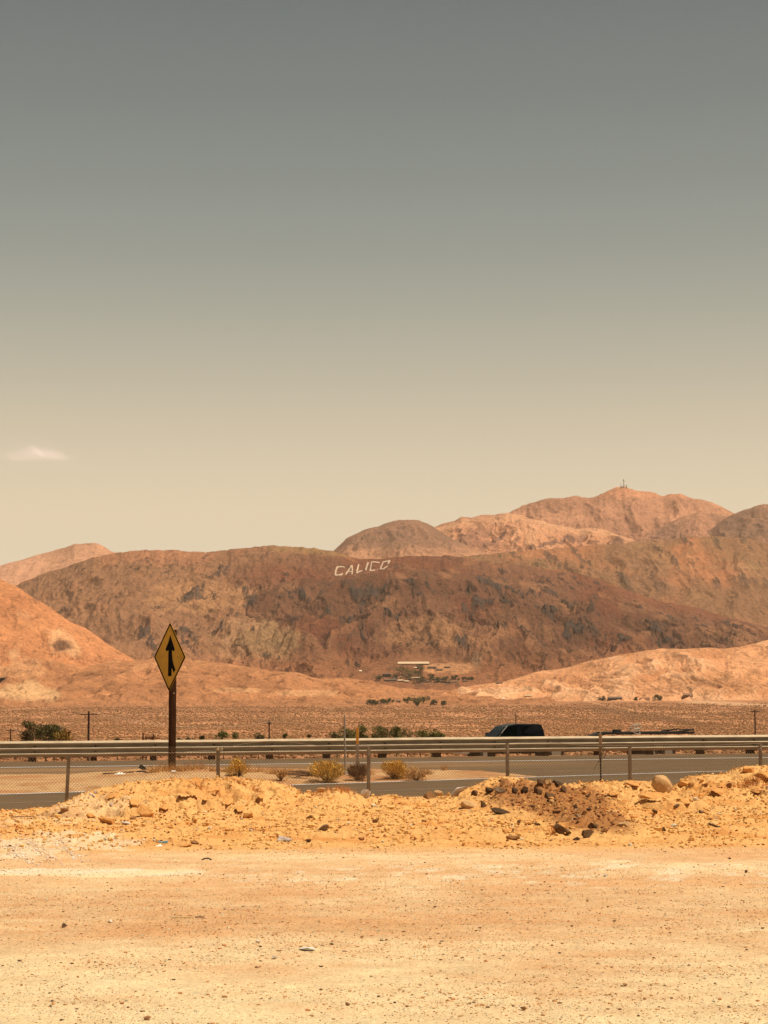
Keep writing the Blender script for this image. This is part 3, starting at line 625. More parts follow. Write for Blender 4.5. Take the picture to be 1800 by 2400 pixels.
# lone marker post standing in the fence line
x, y = fence_xy(1402); top = PV(1402, 1715, y); g = EYE - 1.8
mp = empty('marker_post', (x, y, g), 'tall post of grey timber on a thin dark iron stake in the fence line', 'post')
b = B(); b.tube((0, 0, -.3), (0, 0, top.z - g - .5), .017, n=6); b.box((0, .012, (top.z - g - .5) / 2), (.03, .006, top.z - g)); b.build('stake', plain_mat('dark_iron', (.02, .017, .015), .6), mp)
b = B(); b.box((0, -.012, top.z - g - .29), (.062, .03, .50), bevel=.004); b.build('timber', plain_mat('grey_timber', (.30, .22, .15), .9, 0, .2, 25, (.7, 1.2), (1, 1, .15)), mp)
b = B(); b.tube((0, 0, top.z - g - .06), (0, 0, top.z - g + .05), .012, .006, n=6); b.build('tip', M_galv, mp)
b = B(); random.seed(8)
for k_ in range(9):
    a0 = random.uniform(-1.2, 1.2); pts = [Vector((.1 * math.sin(a0 + t * 3.3) * (.4 + t), -.04, top.z - g - .40 - .22 * t + .16 * math.sin(t * 3 + a0))) for t in np.linspace(0, 1.1, 9)]; b.path(pts, .003, 3)
b.build('wire_tangle', M_wire, mp)

# ------------------------------------------------------------ merge sign
sy = 53.0; base = PV(403, 1806, sy); base.z = mid_z(base.x, sy) - .02
sign = empty('road_sign', base, 'yellow diamond merge sign with black arrow on a dark square wooden post', 'sign')
bet = R(-57.3); e1 = Vector((math.cos(bet), math.sin(bet), 0)); nn = Vector((e1.y, -e1.x, 0)); nn = nn if nn.y < 0 else -nn     # e1 right in the plate, nn facing
ptop = PV(403, 1476, sy).z - base.z
b = B(); rot = Matrix((e1, -nn, (0, 0, 1))).transposed(); b.box((0, 0, ptop / 2 - .2), (.14, .14, ptop + .4), rot=rot, bevel=.006)
sp = b.build('post', M_wood, sign)
sign.rotation_euler = (0, R(.15), 0)
ctr = nn * .085 + Vector((0, 0, PV(393.5, 1540, sy).z - base.z))
M_yel = plain_mat('sign_yellow', (.58, .32, .022), .6, 0, .2, 2.5, (.80, 1.10)); M_blk = plain_mat('sign_black', (.006, .005, .005), .9, 0, .05); M_alu = plain_mat('sign_back', (.4, .36, .3), .5, .5)
tl = R(1.2); ex = e1 * math.cos(tl) + Vector((0, 0, -math.sin(tl))); ez = Vector((0, 0, math.cos(tl))) + e1 * math.sin(tl)
def diamond(h, r):
    out = []
    for i in range(4):
        a = math.pi / 2 * i; c_ = Vector((math.cos(a), math.sin(a))) * (h - r * 1.414)
        for j in range(5):
            t = a - math.pi / 4 + math.pi / 2 * j / 4; out.append((c_.x + r * math.cos(t), c_.y + r * math.sin(t)))
    return out
hd = .862
b = B(); b.prism(diamond(hd, .045), nn, .004, ctr, ex, ez); b.build('plate', M_yel, sign)
b = B(); o_ = diamond(hd - .012, .038); i_ = diamond(hd - .078, .02); bm = b.bm
vo = [bm.verts.new(ctr + nn * .0065 + ex * p[0] + ez * p[1]) for p in o_]; vi = [bm.verts.new(ctr + nn * .0065 + ex * p[0] + ez * p[1]) for p in i_]
for i in range(len(vo)): j = (i + 1) % len(vo); bm.faces.new((vo[i], vo[j], vi[j], vi[i]))
b.build('border', M_blk, sign)
def zp(x, y): return ((x - (526 - (y - 555) * .0315)) / 5.528 / 36.5 * .862, (553 - y) / 5.528 / 80.5 * .862)
AR = [(540, 272), (568, 372), (592, 448), (590, 472), (578, 480), (558, 462), (558, 500), (562, 580), (576, 650), (598, 712), (577, 752), (551, 688), (547, 797), (503, 797), (513, 462), (496, 480), (482, 474), (478, 450), (512, 368)]
b = B(); b.prism([zp(*p) for p in AR], nn, .002, ctr + nn * .0055, ex, ez); ar = b.build('arrow', M_blk, sign)
for p in ((540, 222), (427, 553), (628, 550), (515, 930)):
    q = zp(*p); c_ = ctr + ex * q[0] + ez * q[1]; b = B(); b.tube(c_ + nn * .003, c_ + nn * .012, .012, n=8); b.build('bolt', M_bolt, sign)
b = B(); c_ = Vector((e1.x * .071, e1.y * .071, PV(403, 1625, sy).z - base.z)); b.tube(c_, c_ + e1 * .012, .016, n=8); b.build('bolt', M_galv, sign)

# thin poles in the sand
def at_mid(px, Y): X = (px - 900) / F * Y; return Vector((X, Y, mid_z(X, Y)))
g = at_mid(808, 52.0); top = PV(806, 1676, 52).z - g.z
pl = empty('thin_pole', g, 'thin tall grey metal pole in a white base between two bushes', 'pole')
b = B(); b.tube((0, 0, -.1), (-.02, 0, top * .58), .024, n=8); b.tube((-.02, 0, top * .575), (-.02, 0, top), .019, n=8); b.build('shaft', M_galv2, pl)
b = B(); b.tube((0, 0, -.05), (0, 0, .10), .07, .05, 8); b.build('footing', plain_mat('concrete', (.55, .48, .40), .9, nscale=20), pl)
g = at_mid(836, 56.5); top = PV(834, 1704, 56.5).z - g.z
pl = empty('delineator_post', g, 'slim grey marker post with an orange yellow upper panel', 'post')
b = B(); b.box((0, 0, top * .34), (.085, .02, top * .70), bevel=.004); b.build('stake', M_galv2, pl)
b = B(); b.box((-.002, -.014, top * .80), (.065, .012, top * .38), bevel=.003); b.build('panel', plain_mat('orange_panel', (.62, .28, .03), .6), pl)
b = B(); b.box((.035, .004, top * .86), (.02, .025, top * .28)); b.build('edge_strip', plain_mat('pale_strip', (.45, .38, .28), .6), pl)

# ------------------------------------------------------------ shrubs built of twigs and leaves
def blades(cent, dirs, L_, W_, rng):
    """thin triangles"""
    n = len(cent); side = np.cross(dirs, rng.normal(size=(n, 3))); side /= np.linalg.norm(side, axis=1, keepdims=True) + 1e-9
    a = cent - side * W_[:, None] * .5; b = cent + side * W_[:, None] * .5; c = cent + dirs * L_[:, None] + side * W_[:, None] * .15
    V = np.stack([a, b, c], 1).reshape(-1, 3); f = np.arange(3 * n).reshape(-1, 3); return V, f
M_leaf = {}
def leaf_mat(name, c, tr=.25):
    if name in M_leaf: return M_leaf[name]
    m, t, p = nodes(name)
    n = noise_node(t, 4, 3, .6); g_ = t.nodes.new('ShaderNodeRGB'); g_.outputs[0].default_value = (*c, 1)
    gg = t.nodes.new('ShaderNodeNewGeometry')
    col = vmul(t, vmul(t, g_.outputs[0], mrange(t, n.outputs['Fac'], .7, 1.35)), mrange(t, gg.outputs['Random Per Island'], .6, 1.45, 0, 1))
    t.links.new(col, p.inputs['Base Color']); p.inputs['Roughness'].default_value = .8; p.inputs['Specular IOR Level'].default_value = .15
    M_leaf[name] = m; return m
def bush(name, label, cat, loc, w_, h_, col, n=1500, seed=0, leaf=.06, group=None, twig=(.20, .11, .05), openness=.35, flat=False):
    rng = np.random.default_rng(seed); root = empty(name, loc, label, cat, group)
    # lobes
    nl = rng.integers(8, 13); lob = np.stack([rng.uniform(-.33, .33, nl) * w_, rng.uniform(-.33, .33, nl) * w_, rng.uniform(.18, .66, nl) * h_], 1); lr = rng.uniform(.22, .34, nl) * w_
    k_ = rng.integers(0, nl, n); d = rng.normal(size=(n, 3)); d /= np.linalg.norm(d, axis=1, keepdims=True)
    rr = (1 - openness * rng.random(n) ** 1.2)
    c = lob[k_] + d * (lr[k_] * rr)[:, None] * np.array([1, 1, min(1.0, h_ / w_ * 1.15)]); c[:, 2] = np.clip(c[:, 2], .02 * h_, h_ * 1.02)
    up = c - np.array([0, 0, -.2 * h_]); up /= np.linalg.norm(up, axis=1, keepdims=True); dr = up * .8 + rng.normal(size=(n, 3)) * .45; dr /= np.linalg.norm(dr, axis=1, keepdims=True)
    V, f = blades(c, dr, leaf * rng.uniform(.7, 1.8, n), leaf * rng.uniform(.25, .45, n), rng)
    raw_mesh('foliage', V, f, leaf_mat(*col), root)
    ns = 46; b0 = rng.normal(size=(ns, 3)) * .03 * w_; b0[:, 2] = 0; tip = c[rng.integers(0, n, ns)]
    dv = tip - b0; Lg = np.linalg.norm(dv, axis=1); V, f = blades(b0, dv / Lg[:, None], Lg, np.full(ns, .022 * w_ + .006), rng)
    V2, f2 = blades(b0, dv / Lg[:, None], Lg, np.full(ns, .022 * w_ + .006), rng)
    raw_mesh('stems', np.concatenate([V, V2]), np.concatenate([f, f2 + len(V)]), leaf_mat('twig', twig), root)
    return root
olive = ('olive_yellow', (.34, .21, .05)); gold = ('gold_leaf', (.62, .37, .07)); brownl = ('brown_leaf', (.17, .085, .035)); straw = ('straw', (.50, .28, .11)); green = ('green_leaf', (.10, .11, .03)); dgreen = ('dark_green_leaf', (.095, .088, .034)); grayg = ('grey_green_leaf', (.11, .10, .045))
MB_ = [(560, 1822, 51, 48, 40, gold, 'small rounded yellow green bush left of the others by the road', 1100), (658, 1822, 50.5, 26, 30, straw, 'sparse straw coloured upright weed left of the big bush', 350),
       (766, 1821, 50.5, 70, 54, gold, 'largest rounded golden green bush beside the thin grey pole', 2600), (838, 1820, 51, 46, 36, brownl, 'dark brown dry bush below the orange marker post', 1500),
       (922, 1820, 51.5, 58, 46, gold, 'wide golden bush on the sand right of a fence post', 2200), (974, 1822, 51, 46, 36, straw, 'pale straw bush leaning against the wide golden bush', 900)]
for i, (px, py, D, wp, hp, col, lab, n) in enumerate(MB_):
    g = at_mid(px, D); bush('bush', lab, 'bush', g, wp / F * D * 1.05, (hp + 4) / F * D, col, n, 20 + i, .055, 'bushes on the sandy strip between the roads', openness=.5)
# dry grass tufts (individual clumps too fine to count)
def grass_patch(name, pts, col, hgt, n, seed, zf, spread=.35):
    rng = np.random.default_rng(seed); cs = []
    for (x, y, s_) in pts:
        m = int(n * s_); q = rng.normal(size=(m, 2)) * spread * s_ + np.array([x, y]); cs.append(q)
    q = np.concatenate(cs); z = zf(q[:, 0], q[:, 1]); c = np.column_stack([q, z]); nn_ = len(c)
    d = rng.normal(size=(nn_, 3)) * .55; d[:, 2] = np.abs(d[:, 2]) + .5; d /= np.linalg.norm(d, axis=1, keepdims=True)
    V, f = blades(c, d, hgt * rng.uniform(.3, 1.2, nn_), np.full(nn_, .008), rng)
    return stuff(raw_mesh(name, V, f, leaf_mat(*col)))
def midzf(x, y):
    z = road_z(x, y); g_ = gore_z(x, y); inside = (x < 4.3) & (y > L2[0](x) + .3) & (y < gore_end(x) + .7); return np.where(inside, np.maximum(z, g_), z)
pts = [(at_mid(p, 52.3).x, 52.3 + d, s_) for p, d, s_ in ((380, 0, .45), (403, -.3, .5), (420, 0.1, .55), (436, 1.2, .5), (458, 1.6, .3), (376, -1.2, .3), (500, .2, .2), (530, -.3, .2), (600, 0, .25), (640, -.6, .3), (680, -.9, .35), (700, -.6, .4), (725, -.8, .3), (860, 0, .25), (1000, .3, .2), (1045, 2.4, .15))]
grass_patch('dry_grass', pts, ('dry_grass_blade', (.46, .25, .09)), .24, 520, 71, midzf)
for i, (px, py, hp, n, col) in enumerate([(1665, 1810, 26, 700, ('fresh_grass', (.16, .17, .05)))]):
    p = PV(px, py, 40.6); pts = [(p.x + d, 40.9, .5) for d in (-.25, -.1, 0, .12, .28)]
    grass_patch('green_grass', pts, col, .22, 500, 80, near_z, .16)
pts = [(p.x, p.y, s_) for p, s_ in ((near_at(1770, 1835), .9), (near_at(1790, 1828), .8), (near_at(1745, 1838), .4), (near_at(470, 1850), .2), (near_at(600, 1855), .25), (near_at(770, 1852), .4), (near_at(800, 1850), .4), (near_at(560, 1838), .2), (near_at(1290, 1960), .1))]
grass_patch('dry_grass', pts, ('rust_grass', (.50, .21, .06)), .13, 420, 72, near_z, .30)
rng = np.random.default_rng(5); cr = [(float(x), float(yc(x)) + rng.uniform(-.5, .3), .16) for x in rng.uniform(-6, 8, 46)]
cr += [(float(x), float(43.0 + .45 * x + rng.uniform(-1.2, .1)), .3) for x in rng.uniform(-9, -4.5, 26)]
grass_patch('dry_grass', cr, ('dry_grass_blade', (.42, .20, .07)), .10, 150, 73, lambda x, y: np.where(y > 43.2 + .45 * x - .05, road_z(x, y), near_z(x, y)), .8)

# ------------------------------------------------------------ rocks
def ico(sub=3):
    bm = bmesh.new(); bmesh.ops.create_icosphere(bm, subdivisions=sub, radius=1); V = np.array([v.co[:] for v in bm.verts]); f = np.array([[v.index for v in q.verts] for q in bm.faces]); bm.free(); return V, f
ICO3, ICOF3 = ico(4); ICO1, ICOF1 = ico(1)
def rock_shape(rng, blocky):
    V = ICO3.copy(); n = 22 if blocky else 14
    for _ in range(n):
        d = rng.normal(size=3); d /= np.linalg.norm(d); lim = rng.uniform(.38, .80) if blocky else rng.uniform(.60, .92)
        h = V @ d; over = np.maximum(h - lim, 0); V -= over[:, None] * d * (.99 if blocky else .9)
    q = V * 1.7 + rng.uniform(0, 50, 3)
    V *= (1 + (.16 if blocky else .09) * fbm(q[:, 0] + q[:, 2] * .7, q[:, 1] - q[:, 2] * .6, 4, 3))[:, None]
    V -= (V.max(0) + V.min(0)) / 2; V /= np.abs(V).max(0); return V
def rk(name, c, k=1): return earth('stone_' + name, [(9, .80, 1.18), (60, .78, 1.2)], bump=[(30, .02 * k, .7), (120, .006 * k, .7)], color=c)
M_rk = {'tan': rk('tan', A(244, 184, 116)), 'pale': rk('pale', A(250, 212, 170)), 'dark': rk('dark', (.15, .085, .045)), 'black': rk('black', (.085, .052, .032)), 'brown': rk('brown', (.34, .18, .08)), 'grey': rk('grey', (.26, .18, .12)), 'clod': rk('clod', A(250, 172, 92, 1.1)), 'white': rk('white', A(255, 226, 196))}
M_pb = {'white': rk('white_pebble', A(255, 234, 200), .08), 'pale': rk('pale_pebble', A(255, 220, 176), .08), 'brown': rk('brown_pebble', (.30, .16, .08), .08), 'grey': rk('grey_pebble', (.26, .18, .12), .08), 'dark': rk('dark_pebble', (.12, .08, .05), .08), 'black': rk('black_pebble', (.07, .045, .03), .08)}
def rock(px, py, wp, hp, kind, label, name='rock', cat='rock', tilt=0, depth=.8, group=None, seed=0, blocky=True, sink=.42):
    p = near_at(px, py); rng = np.random.default_rng(seed + int(px)); V = rock_shape(rng, blocky)
    w_ = wp / F * p.y / 2; h_ = hp / F * p.y / 2
    S = V * np.array([w_, w_ * depth, h_]); M = np.array(Matrix.Rotation(R(tilt), 3, 'Y') @ Matrix.Rotation(rng.uniform(-.15, .15), 3, 'X')); S = S @ M.T
    o = raw_mesh(name, S, ICOF3, (M_pb if name == 'pebble' else M_rk)[kind], smooth=False); o.location = (p.x, p.y + w_ * depth * .5, p.z + h_ * (1 - sink)); 
    for q in o.data.polygons: q.use_smooth = not blocky
    return tag(o, label, cat, group)
rock(1546, 1858, 52, 44, 'tan', 'largest pale round boulder perched on the crest of the right mound', 'boulder', 'boulder', tilt=35, depth=.8, blocky=False, sink=.3)
rock(1095, 1896, 40, 24, 'tan', 'smooth rounded tan rock low on the left flank of the dark heap', blocky=False, tilt=8)
rock(1070, 1862, 42, 18, 'white', 'long pinkish white slab at the left foot of the dark heap', tilt=-28, sink=.2)
rock(1004, 1872, 30, 20, 'brown', 'brown block in the dip left of the dark heap', tilt=-15)
rock(1024, 1866, 24, 18, 'tan', 'tan block touching the brown block in the dip', tilt=20)
rock(855, 1871, 26, 24, 'pale', 'pale pointed stone leaning at the foot of the middle fence post', tilt=35, sink=.2)
rock(750, 1856, 22, 12, 'tan', 'small pale lump on the low crest left of the middle fence post', blocky=False)
DK = [(1107, 1866, 22, 16, 'dark', 'dark chunk of asphalt at the upper left edge of the dark heap', -30), (1145, 1860, 26, 15, 'black', 'black chunk of asphalt left of the brown grey one near the heap top', 5), (1169, 1862, 26, 18, 'grey', 'grey brown angular chunk near the top of the dark heap', 15),
      (1200, 1859, 17, 16, 'black', 'small black cube of asphalt in the middle of the dark heap top', 25), (1223, 1858, 20, 18, 'black', 'black pentagonal chunk right of the small black cube', -10), (1172, 1908, 54, 14, 'black', 'longest black asphalt slab lying on the flank of the dark heap', 14),
      (1127, 1893, 13, 20, 'dark', 'narrow upright dark chunk above the rounded tan rock', -25), (1261, 1842, 20, 22, 'dark', 'dark slab leaning on the crest right of the dark heap', 30), (1279, 1842, 20, 18, 'tan', 'tan slab between two dark slabs on the heap crest', 20), (1299, 1845, 28, 11, 'black', 'flat black slab lying tilted on the right crest of the heap', 15),
      (1316, 1857, 18, 18, 'dark', 'dark knob at the right end of the slab row', 10), (1256, 1860, 22, 13, 'dark', 'dark flake of asphalt below the leaning dark slab', 35), (1283, 1872, 26, 16, 'dark', 'dark rough chunk below the flat black slab', 20), (1288, 1886, 14, 12, 'tan', 'small round tan stone among the dark chunks', 0),
      (1312, 1962, 44, 24, 'dark', 'large layered asphalt slab at the bottom tip of the dark heap', 18), (1371, 1964, 30, 24, 'dark', 'crumbled dark asphalt lump at the bottom right of the heap', -5), (1411, 1958, 20, 13, 'brown', 'small brown lump right of the crumbled asphalt lump', 0), (1383, 1942, 22, 15, 'dark', 'dark wedge with tan top just above the crumbled asphalt lump', 15),
      (1352, 1918, 26, 9, 'grey', 'thin grey slab tilted on the lower right side of the heap', 22), (1363, 1909, 13, 11, 'brown', 'small brown stone touching the thin grey slab', 0), (1346, 1970, 22, 10, 'black', 'flat black flake between the two big asphalt lumps', -8), (1340, 1896, 14, 12, 'dark', 'dark stone on the right edge of the heap', 10), (1210, 1930, 10, 9, 'dark', 'small dark round stone at the left foot of the heap', 0), (1253, 1935, 15, 7, 'dark', 'small flat dark chip below the centre of the heap', 10), (1196, 1971, 34, 14, 'brown', 'low crumbly dark lump lying alone left of the heap tip', 0)]
for px, py, wp, hp, k_, lab, t_ in DK: rock(px, py, wp, hp, k_, lab, tilt=t_, group='asphalt chunks and stones on the dark heap', seed=3)
RK = [(667, 1975, 38, 16, 'white', 'flat stone with white top and dark edge in front of the mound', 4), (756, 1946, 26, 15, 'grey', 'grey angular stone on the slope above the flat white stone', -12), (723, 1977, 11, 9, 'black', 'small black stone right of the flat white stone', 0), (724, 1920, 21, 12, 'brown', 'brown stone on the slope left of the grey angular stone', -8),
      (340, 1914, 42, 30, 'clod', 'biggest earth clod with a deep dark hollow on the left mound', 25), (250, 1928, 40, 16, 'clod', 'wide brown clod with shaded underside low on the left mound', 8), (216, 1918, 24, 12, 'clod', 'smaller clod just left of the wide brown clod', 10), (457, 1981, 22, 12, 'brown', 'rounded brown clod at the foot of the left mound', 5), (434, 1986, 30, 11, 'clod', 'flat earthy clod between the blue wrapper and the brown clod', 0), (489, 1992, 17, 12, 'brown', 'lone brown clod on the lot edge right of the flat clod', 0),
      (580, 1918, 26, 18, 'clod', 'jagged brown clod at the right end of the left mound', -15), (1455, 1938, 36, 15, 'tan', 'smooth elongated tan stone on the apron below the right mound', 6), (1545, 1949, 15, 12, 'dark', 'dark round stone below the boulder on the apron', 0), (1527, 1908, 13, 16, 'dark', 'dark upright stone below the undercut ledge', -30), (1577, 1899, 14, 11, 'grey', 'small grey round stone below the boulder', 0), (1635, 1907, 13, 11, 'grey', 'small dark grey round stone right of the grey round one', 0),
      (1109, 1995, 0, 0, '', '', 0), (155, 1908, 20, 14, 'brown', 'dark clod at the left tip of the left mound', 0), (297, 1935, 22, 9, 'white', 'flat white stone below the left mound', 0), (312, 1922, 18, 10, 'brown', 'brown clod just right below the biggest clod hollow', 0), (845, 1969, 15, 9, 'brown', 'small brown clod on the apron below the middle fence post', 10), (879, 1928, 20, 11, 'brown', 'brown clod below the middle fence post', -20), (992, 1927, 14, 7, 'brown', 'dark crumb left of the heap on the apron', 0),
      (228, 1860, 9, 7, 'white', 'small white stone high on the left shoulder of the left mound', 0), (222, 1869, 9, 7, 'white', 'small white stone under another on the left mound shoulder', 0), (213, 1864, 8, 5, 'white', 'tiny white stone left of two white stones', 0), (263, 1888, 10, 7, 'white', 'small white stone in the middle of the left mound', 0), (1780, 1822, 26, 16, 'clod', 'dark undercut clod at the right picture edge on the mound crest', 0), (1748, 1812, 30, 18, 'clod', 'rounded clod on the far right crest', 5), (1597, 1843, 30, 14, 'clod', 'low clod right beside the largest boulder', 0), (1487, 1841, 20, 11, 'clod', 'round clod on the crest left of the largest boulder', 0), (1700, 1848, 14, 12, 'brown', 'small brown clod on the far right slope', 0), (1645, 1845, 14, 12, 'brown', 'pitted brown clod right of the largest boulder', 0)]
for px, py, wp, hp, k_, lab, t_ in RK:
    if wp: rock(px, py, wp, hp, k_, lab, tilt=t_, group='stones and clods on the dirt mounds', seed=9)
for px, py, wp, hp, lab in [(1527, 1880, 70, 14, 'widest undercut ledge of crusted earth left below the boulder'), (1784, 1836, 44, 18, 'undercut earth ledge at the right picture edge'), (1770, 1866, 38, 14, 'earth ledge on the far right slope under the rusty grass'), (442, 1870, 50, 13, 'long thin cracked ledge near the top of the left mound'),
      (497, 1864, 28, 12, 'short dark undercut ledge right of the long cracked one'), (484, 1884, 18, 13, 'small hollowed clod below the short undercut ledge'), (530, 1893, 30, 10, 'flat ledge on the right half of the left mound'), (312, 1893, 28, 10, 'thin ledge just above the biggest clod hollow'), (258, 1876, 24, 9, 'small ledge on the left shoulder of the mound'), (1480, 1852, 34, 10, 'shallow ledge on the crest left of the boulder'),
      (1432, 1870, 24, 9, 'small ledge at the left of the right mound'), (560, 1908, 22, 9, 'small ledge left of the jagged brown clod'), (1678, 1868, 26, 9, 'small ledge on the slope between boulder and right edge'), (1600, 1890, 24, 8, 'small earth ledge below right of the boulder'), (385, 1905, 24, 9, 'small ledge right of the biggest clod hollow'), (610, 1880, 20, 9, 'small ledge at the right shoulder of the left mound')]:
    p = near_at(px, py); rng_ = np.random.default_rng(int(px)); V = rock_shape(rng_, True); w_ = wp / F * p.y / 2; h_ = hp / F * p.y / 2; dp_ = max(.30, w_ * .9)
    V[:, 2] = np.where(V[:, 2] < 0, V[:, 2] * .45, V[:, 2]); V = V * np.array([w_, dp_, h_]); o = raw_mesh('earth_ledge', V, ICOF3, M_rk['clod']); o.location = (p.x, p.y + dp_ * .85, p.z + .05 + h_ * .75); o.rotation_euler = (.10, rng_.uniform(-.12, .12), 0)
    for q in o.data.polygons: q.use_smooth = False
    tag(o, lab, 'earth clod', 'stones and clods on the dirt mounds')
LS = [(1411, 2058, 10, 7, 'white', 'white stone with dark side on the gravel lot right of centre'), (1736, 2046, 8, 7, 'dark', 'dark grey pebble alone near the right picture edge'), (1698, 2016, 9, 4, 'black', 'flat black chip on the lot at far right'), (605, 2212, 13, 8, 'pale', 'pale pebble left of centre in the lower lot'), (645, 2250, 16, 9, 'pale', 'larger pale pebble right below another pale pebble'),
      (718, 2231, 40, 9, 'white', 'long thin pale flat stone in the lower lot'), (1451, 2314, 12, 7, 'brown', 'brown pebble near the bottom right'), (156, 2176, 14, 12, 'grey', 'twin grey pebbles near the left picture edge'), (350, 2392, 18, 10, 'brown', 'brown pebble at the bottom picture edge left'), (811, 2358, 12, 9, 'brown', 'brown pebble near the bottom right of centre left half'), (1217, 2372, 16, 11, 'brown', 'single pebble at the bottom centre right'), (262, 2164, 12, 8, 'pale', 'pale pebble right of the twin grey pebbles')]
for px, py, wp, hp, k_, lab in LS: rock(px, py, wp, hp, k_, lab, 'pebble', 'pebble', seed=31, group='pebbles on the gravel lot', sink=.1)

# loose clods and gravel
def scatter(name, x, y, size, cols, mat, seed, zf, flat=.6, sink=.3, ang=None):
    rng = np.random.default_rng(seed); n = len(x); T = 8; m = len(ICO1)
    tmp = []
    for _ in range(T):
        v = ICO1 * rng.uniform(.6, 1.25, (m, 1)); tmp.append(v)
    tmp = np.array(tmp)[rng.integers(0, T, n)]
    a = rng.uniform(0, 6.28, n); ca, sa = np.cos(a), np.sin(a); st = rng.uniform(.7, 1.35, (n, 1, 1)); v = tmp * np.concatenate([st, 1 / st, np.full((n, 1, 1), 1) * rng.uniform(flat * .7, flat * 1.3, (n, 1, 1))], 2)
    vx = v[..., 0] * ca[:, None] - v[..., 1] * sa[:, None]; vy = v[..., 0] * sa[:, None] + v[..., 1] * ca[:, None]
    z = zf(x, y)
    V = np.stack([vx * size[:, None] + x[:, None], vy * size[:, None] + y[:, None], v[..., 2] * size[:, None] + (z + size * flat * (1 - 2 * sink))[:, None]], -1).reshape(-1, 3)
    f = (ICOF1[None] + (np.arange(n) * m)[:, None, None]).reshape(-1, 3)
    return stuff(raw_mesh(name, V, f, mat, cols=np.repeat(cols, m, 0)))
M_stone = earth('loose_stone', [(30, .8, 1.2)])
rng = np.random.default_rng(77)
n = 30000; y = rng.uniform(26.0, 41.5, n); x = (rng.uniform(-250, 2050, n) - 900) / F * y
keep = (y < yc(x) + 1.0) & (rng.random(n) < np.clip(.25 + .9 * fbm(x * .9, y * .5, 3, 88) + .5 * ss(28, 31, y), .05, 1)) ; x, y = x[keep], y[keep]; n = len(x)
sz = .007 + .020 * rng.random(n) ** 3 + .036 * rng.random(n) ** 22
pal = np.array([A(255, 190, 108, 1.15), A(250, 172, 92, 1.05), A(196, 112, 52), A(255, 226, 176), (.14, .07, .035)]); pr_ = rng.random(n)  # the two dark browns off the heap are small bits coloured as shadow
dk_ = dark_heap(x, y); ci = np.where(pr_ < .66, 0, np.where(pr_ < .82, 1, np.where(pr_ < .92, 2, np.where(pr_ < .94, 3, 4)))); sz = np.where(ci == 4, np.minimum(sz, .016), sz); sz = np.where(ci == 2, np.minimum(sz, .022), sz); ci = np.where((dk_ > .3) & (rng.random(n) < .6), np.where(rng.random(n) < .5, 4, 2), ci)
scatter('clods', x, y, sz, pal[ci], M_stone, 5, near_z, .75, .14)
n = 85000; y = 1 / rng.uniform(1 / 28, 1 / 9.5, n) ; y = np.where(rng.random(n) < .5, y, rng.uniform(9.5, 27, n)); x = (rng.uniform(-200, 2000, n) - 900) / F * y
dens = np.clip(.40 + 1.2 * fbm(x * .5, y * .6, 4, 103) + .5 * np.exp(-((y - 19) / 3) ** 2), .1, 1); keep = rng.random(n) < dens; x, y = x[keep], y[keep]; n = len(x)
sz = .0028 + .0040 * rng.random(n) ** 2 + .010 * rng.random(n) ** 22
pal = np.array([A(250, 190, 122), A(232, 156, 92), A(255, 230, 178), (.22, .12, .06), (.09, .06, .04)]); pr_ = rng.random(n)
ci = np.where(pr_ < .36, 0, np.where(pr_ < .66, 1, np.where(pr_ < .80, 2, np.where(pr_ < .96, 3, 4))))
scatter('gravel', x, y, sz, pal[ci], M_stone, 6, near_z, .6)
n = 2600; x = rng.uniform(1.2, 4.6, n); y = rng.uniform(28.3, 38.6, n); ok = (dark_heap(x, y) + .25 * fbm(x * 3, y * 2, 3, 5) > .42); x, y = x[ok], y[ok]; n = len(x)
scatter('heap_clods', x, y, .008 + .022 * rng.random(n) ** 3 + .03 * rng.random(n) ** 18, np.array([A(206, 134, 72), A(186, 116, 62), (.16, .09, .05), A(220, 146, 80)])[rng.integers(0, 4, n)], M_stone, 9, near_z, .75)
# white chalky rubble streaks at far left
n = 2600; i = rng.integers(0, 4, n); cx = np.array([40, 95, 150, 130])[i]; cy = np.array([1990, 1985, 1978, 1900])[i]; t = rng.normal(size=n); 
pxs = cx + t * 26 + rng.normal(size=n) * 8; pys = cy + t * 17 + rng.normal(size=n) * 5; D_ = EYE * F / (pys - 1653); x = (pxs - 900) / F * D_; ok = (D_ > 22) & (D_ < 35); ok = ok & (rng.random(n) < .6); x, y = x[ok], D_[ok]; n = len(x)
scatter('rubble', x, y, .006 + .016 * rng.random(n) ** 3, np.array([A(255, 224, 186, 1.15), A(255, 206, 150, 1.1)])[rng.integers(0, 2, n)], M_stone, 7, near_z, .7)

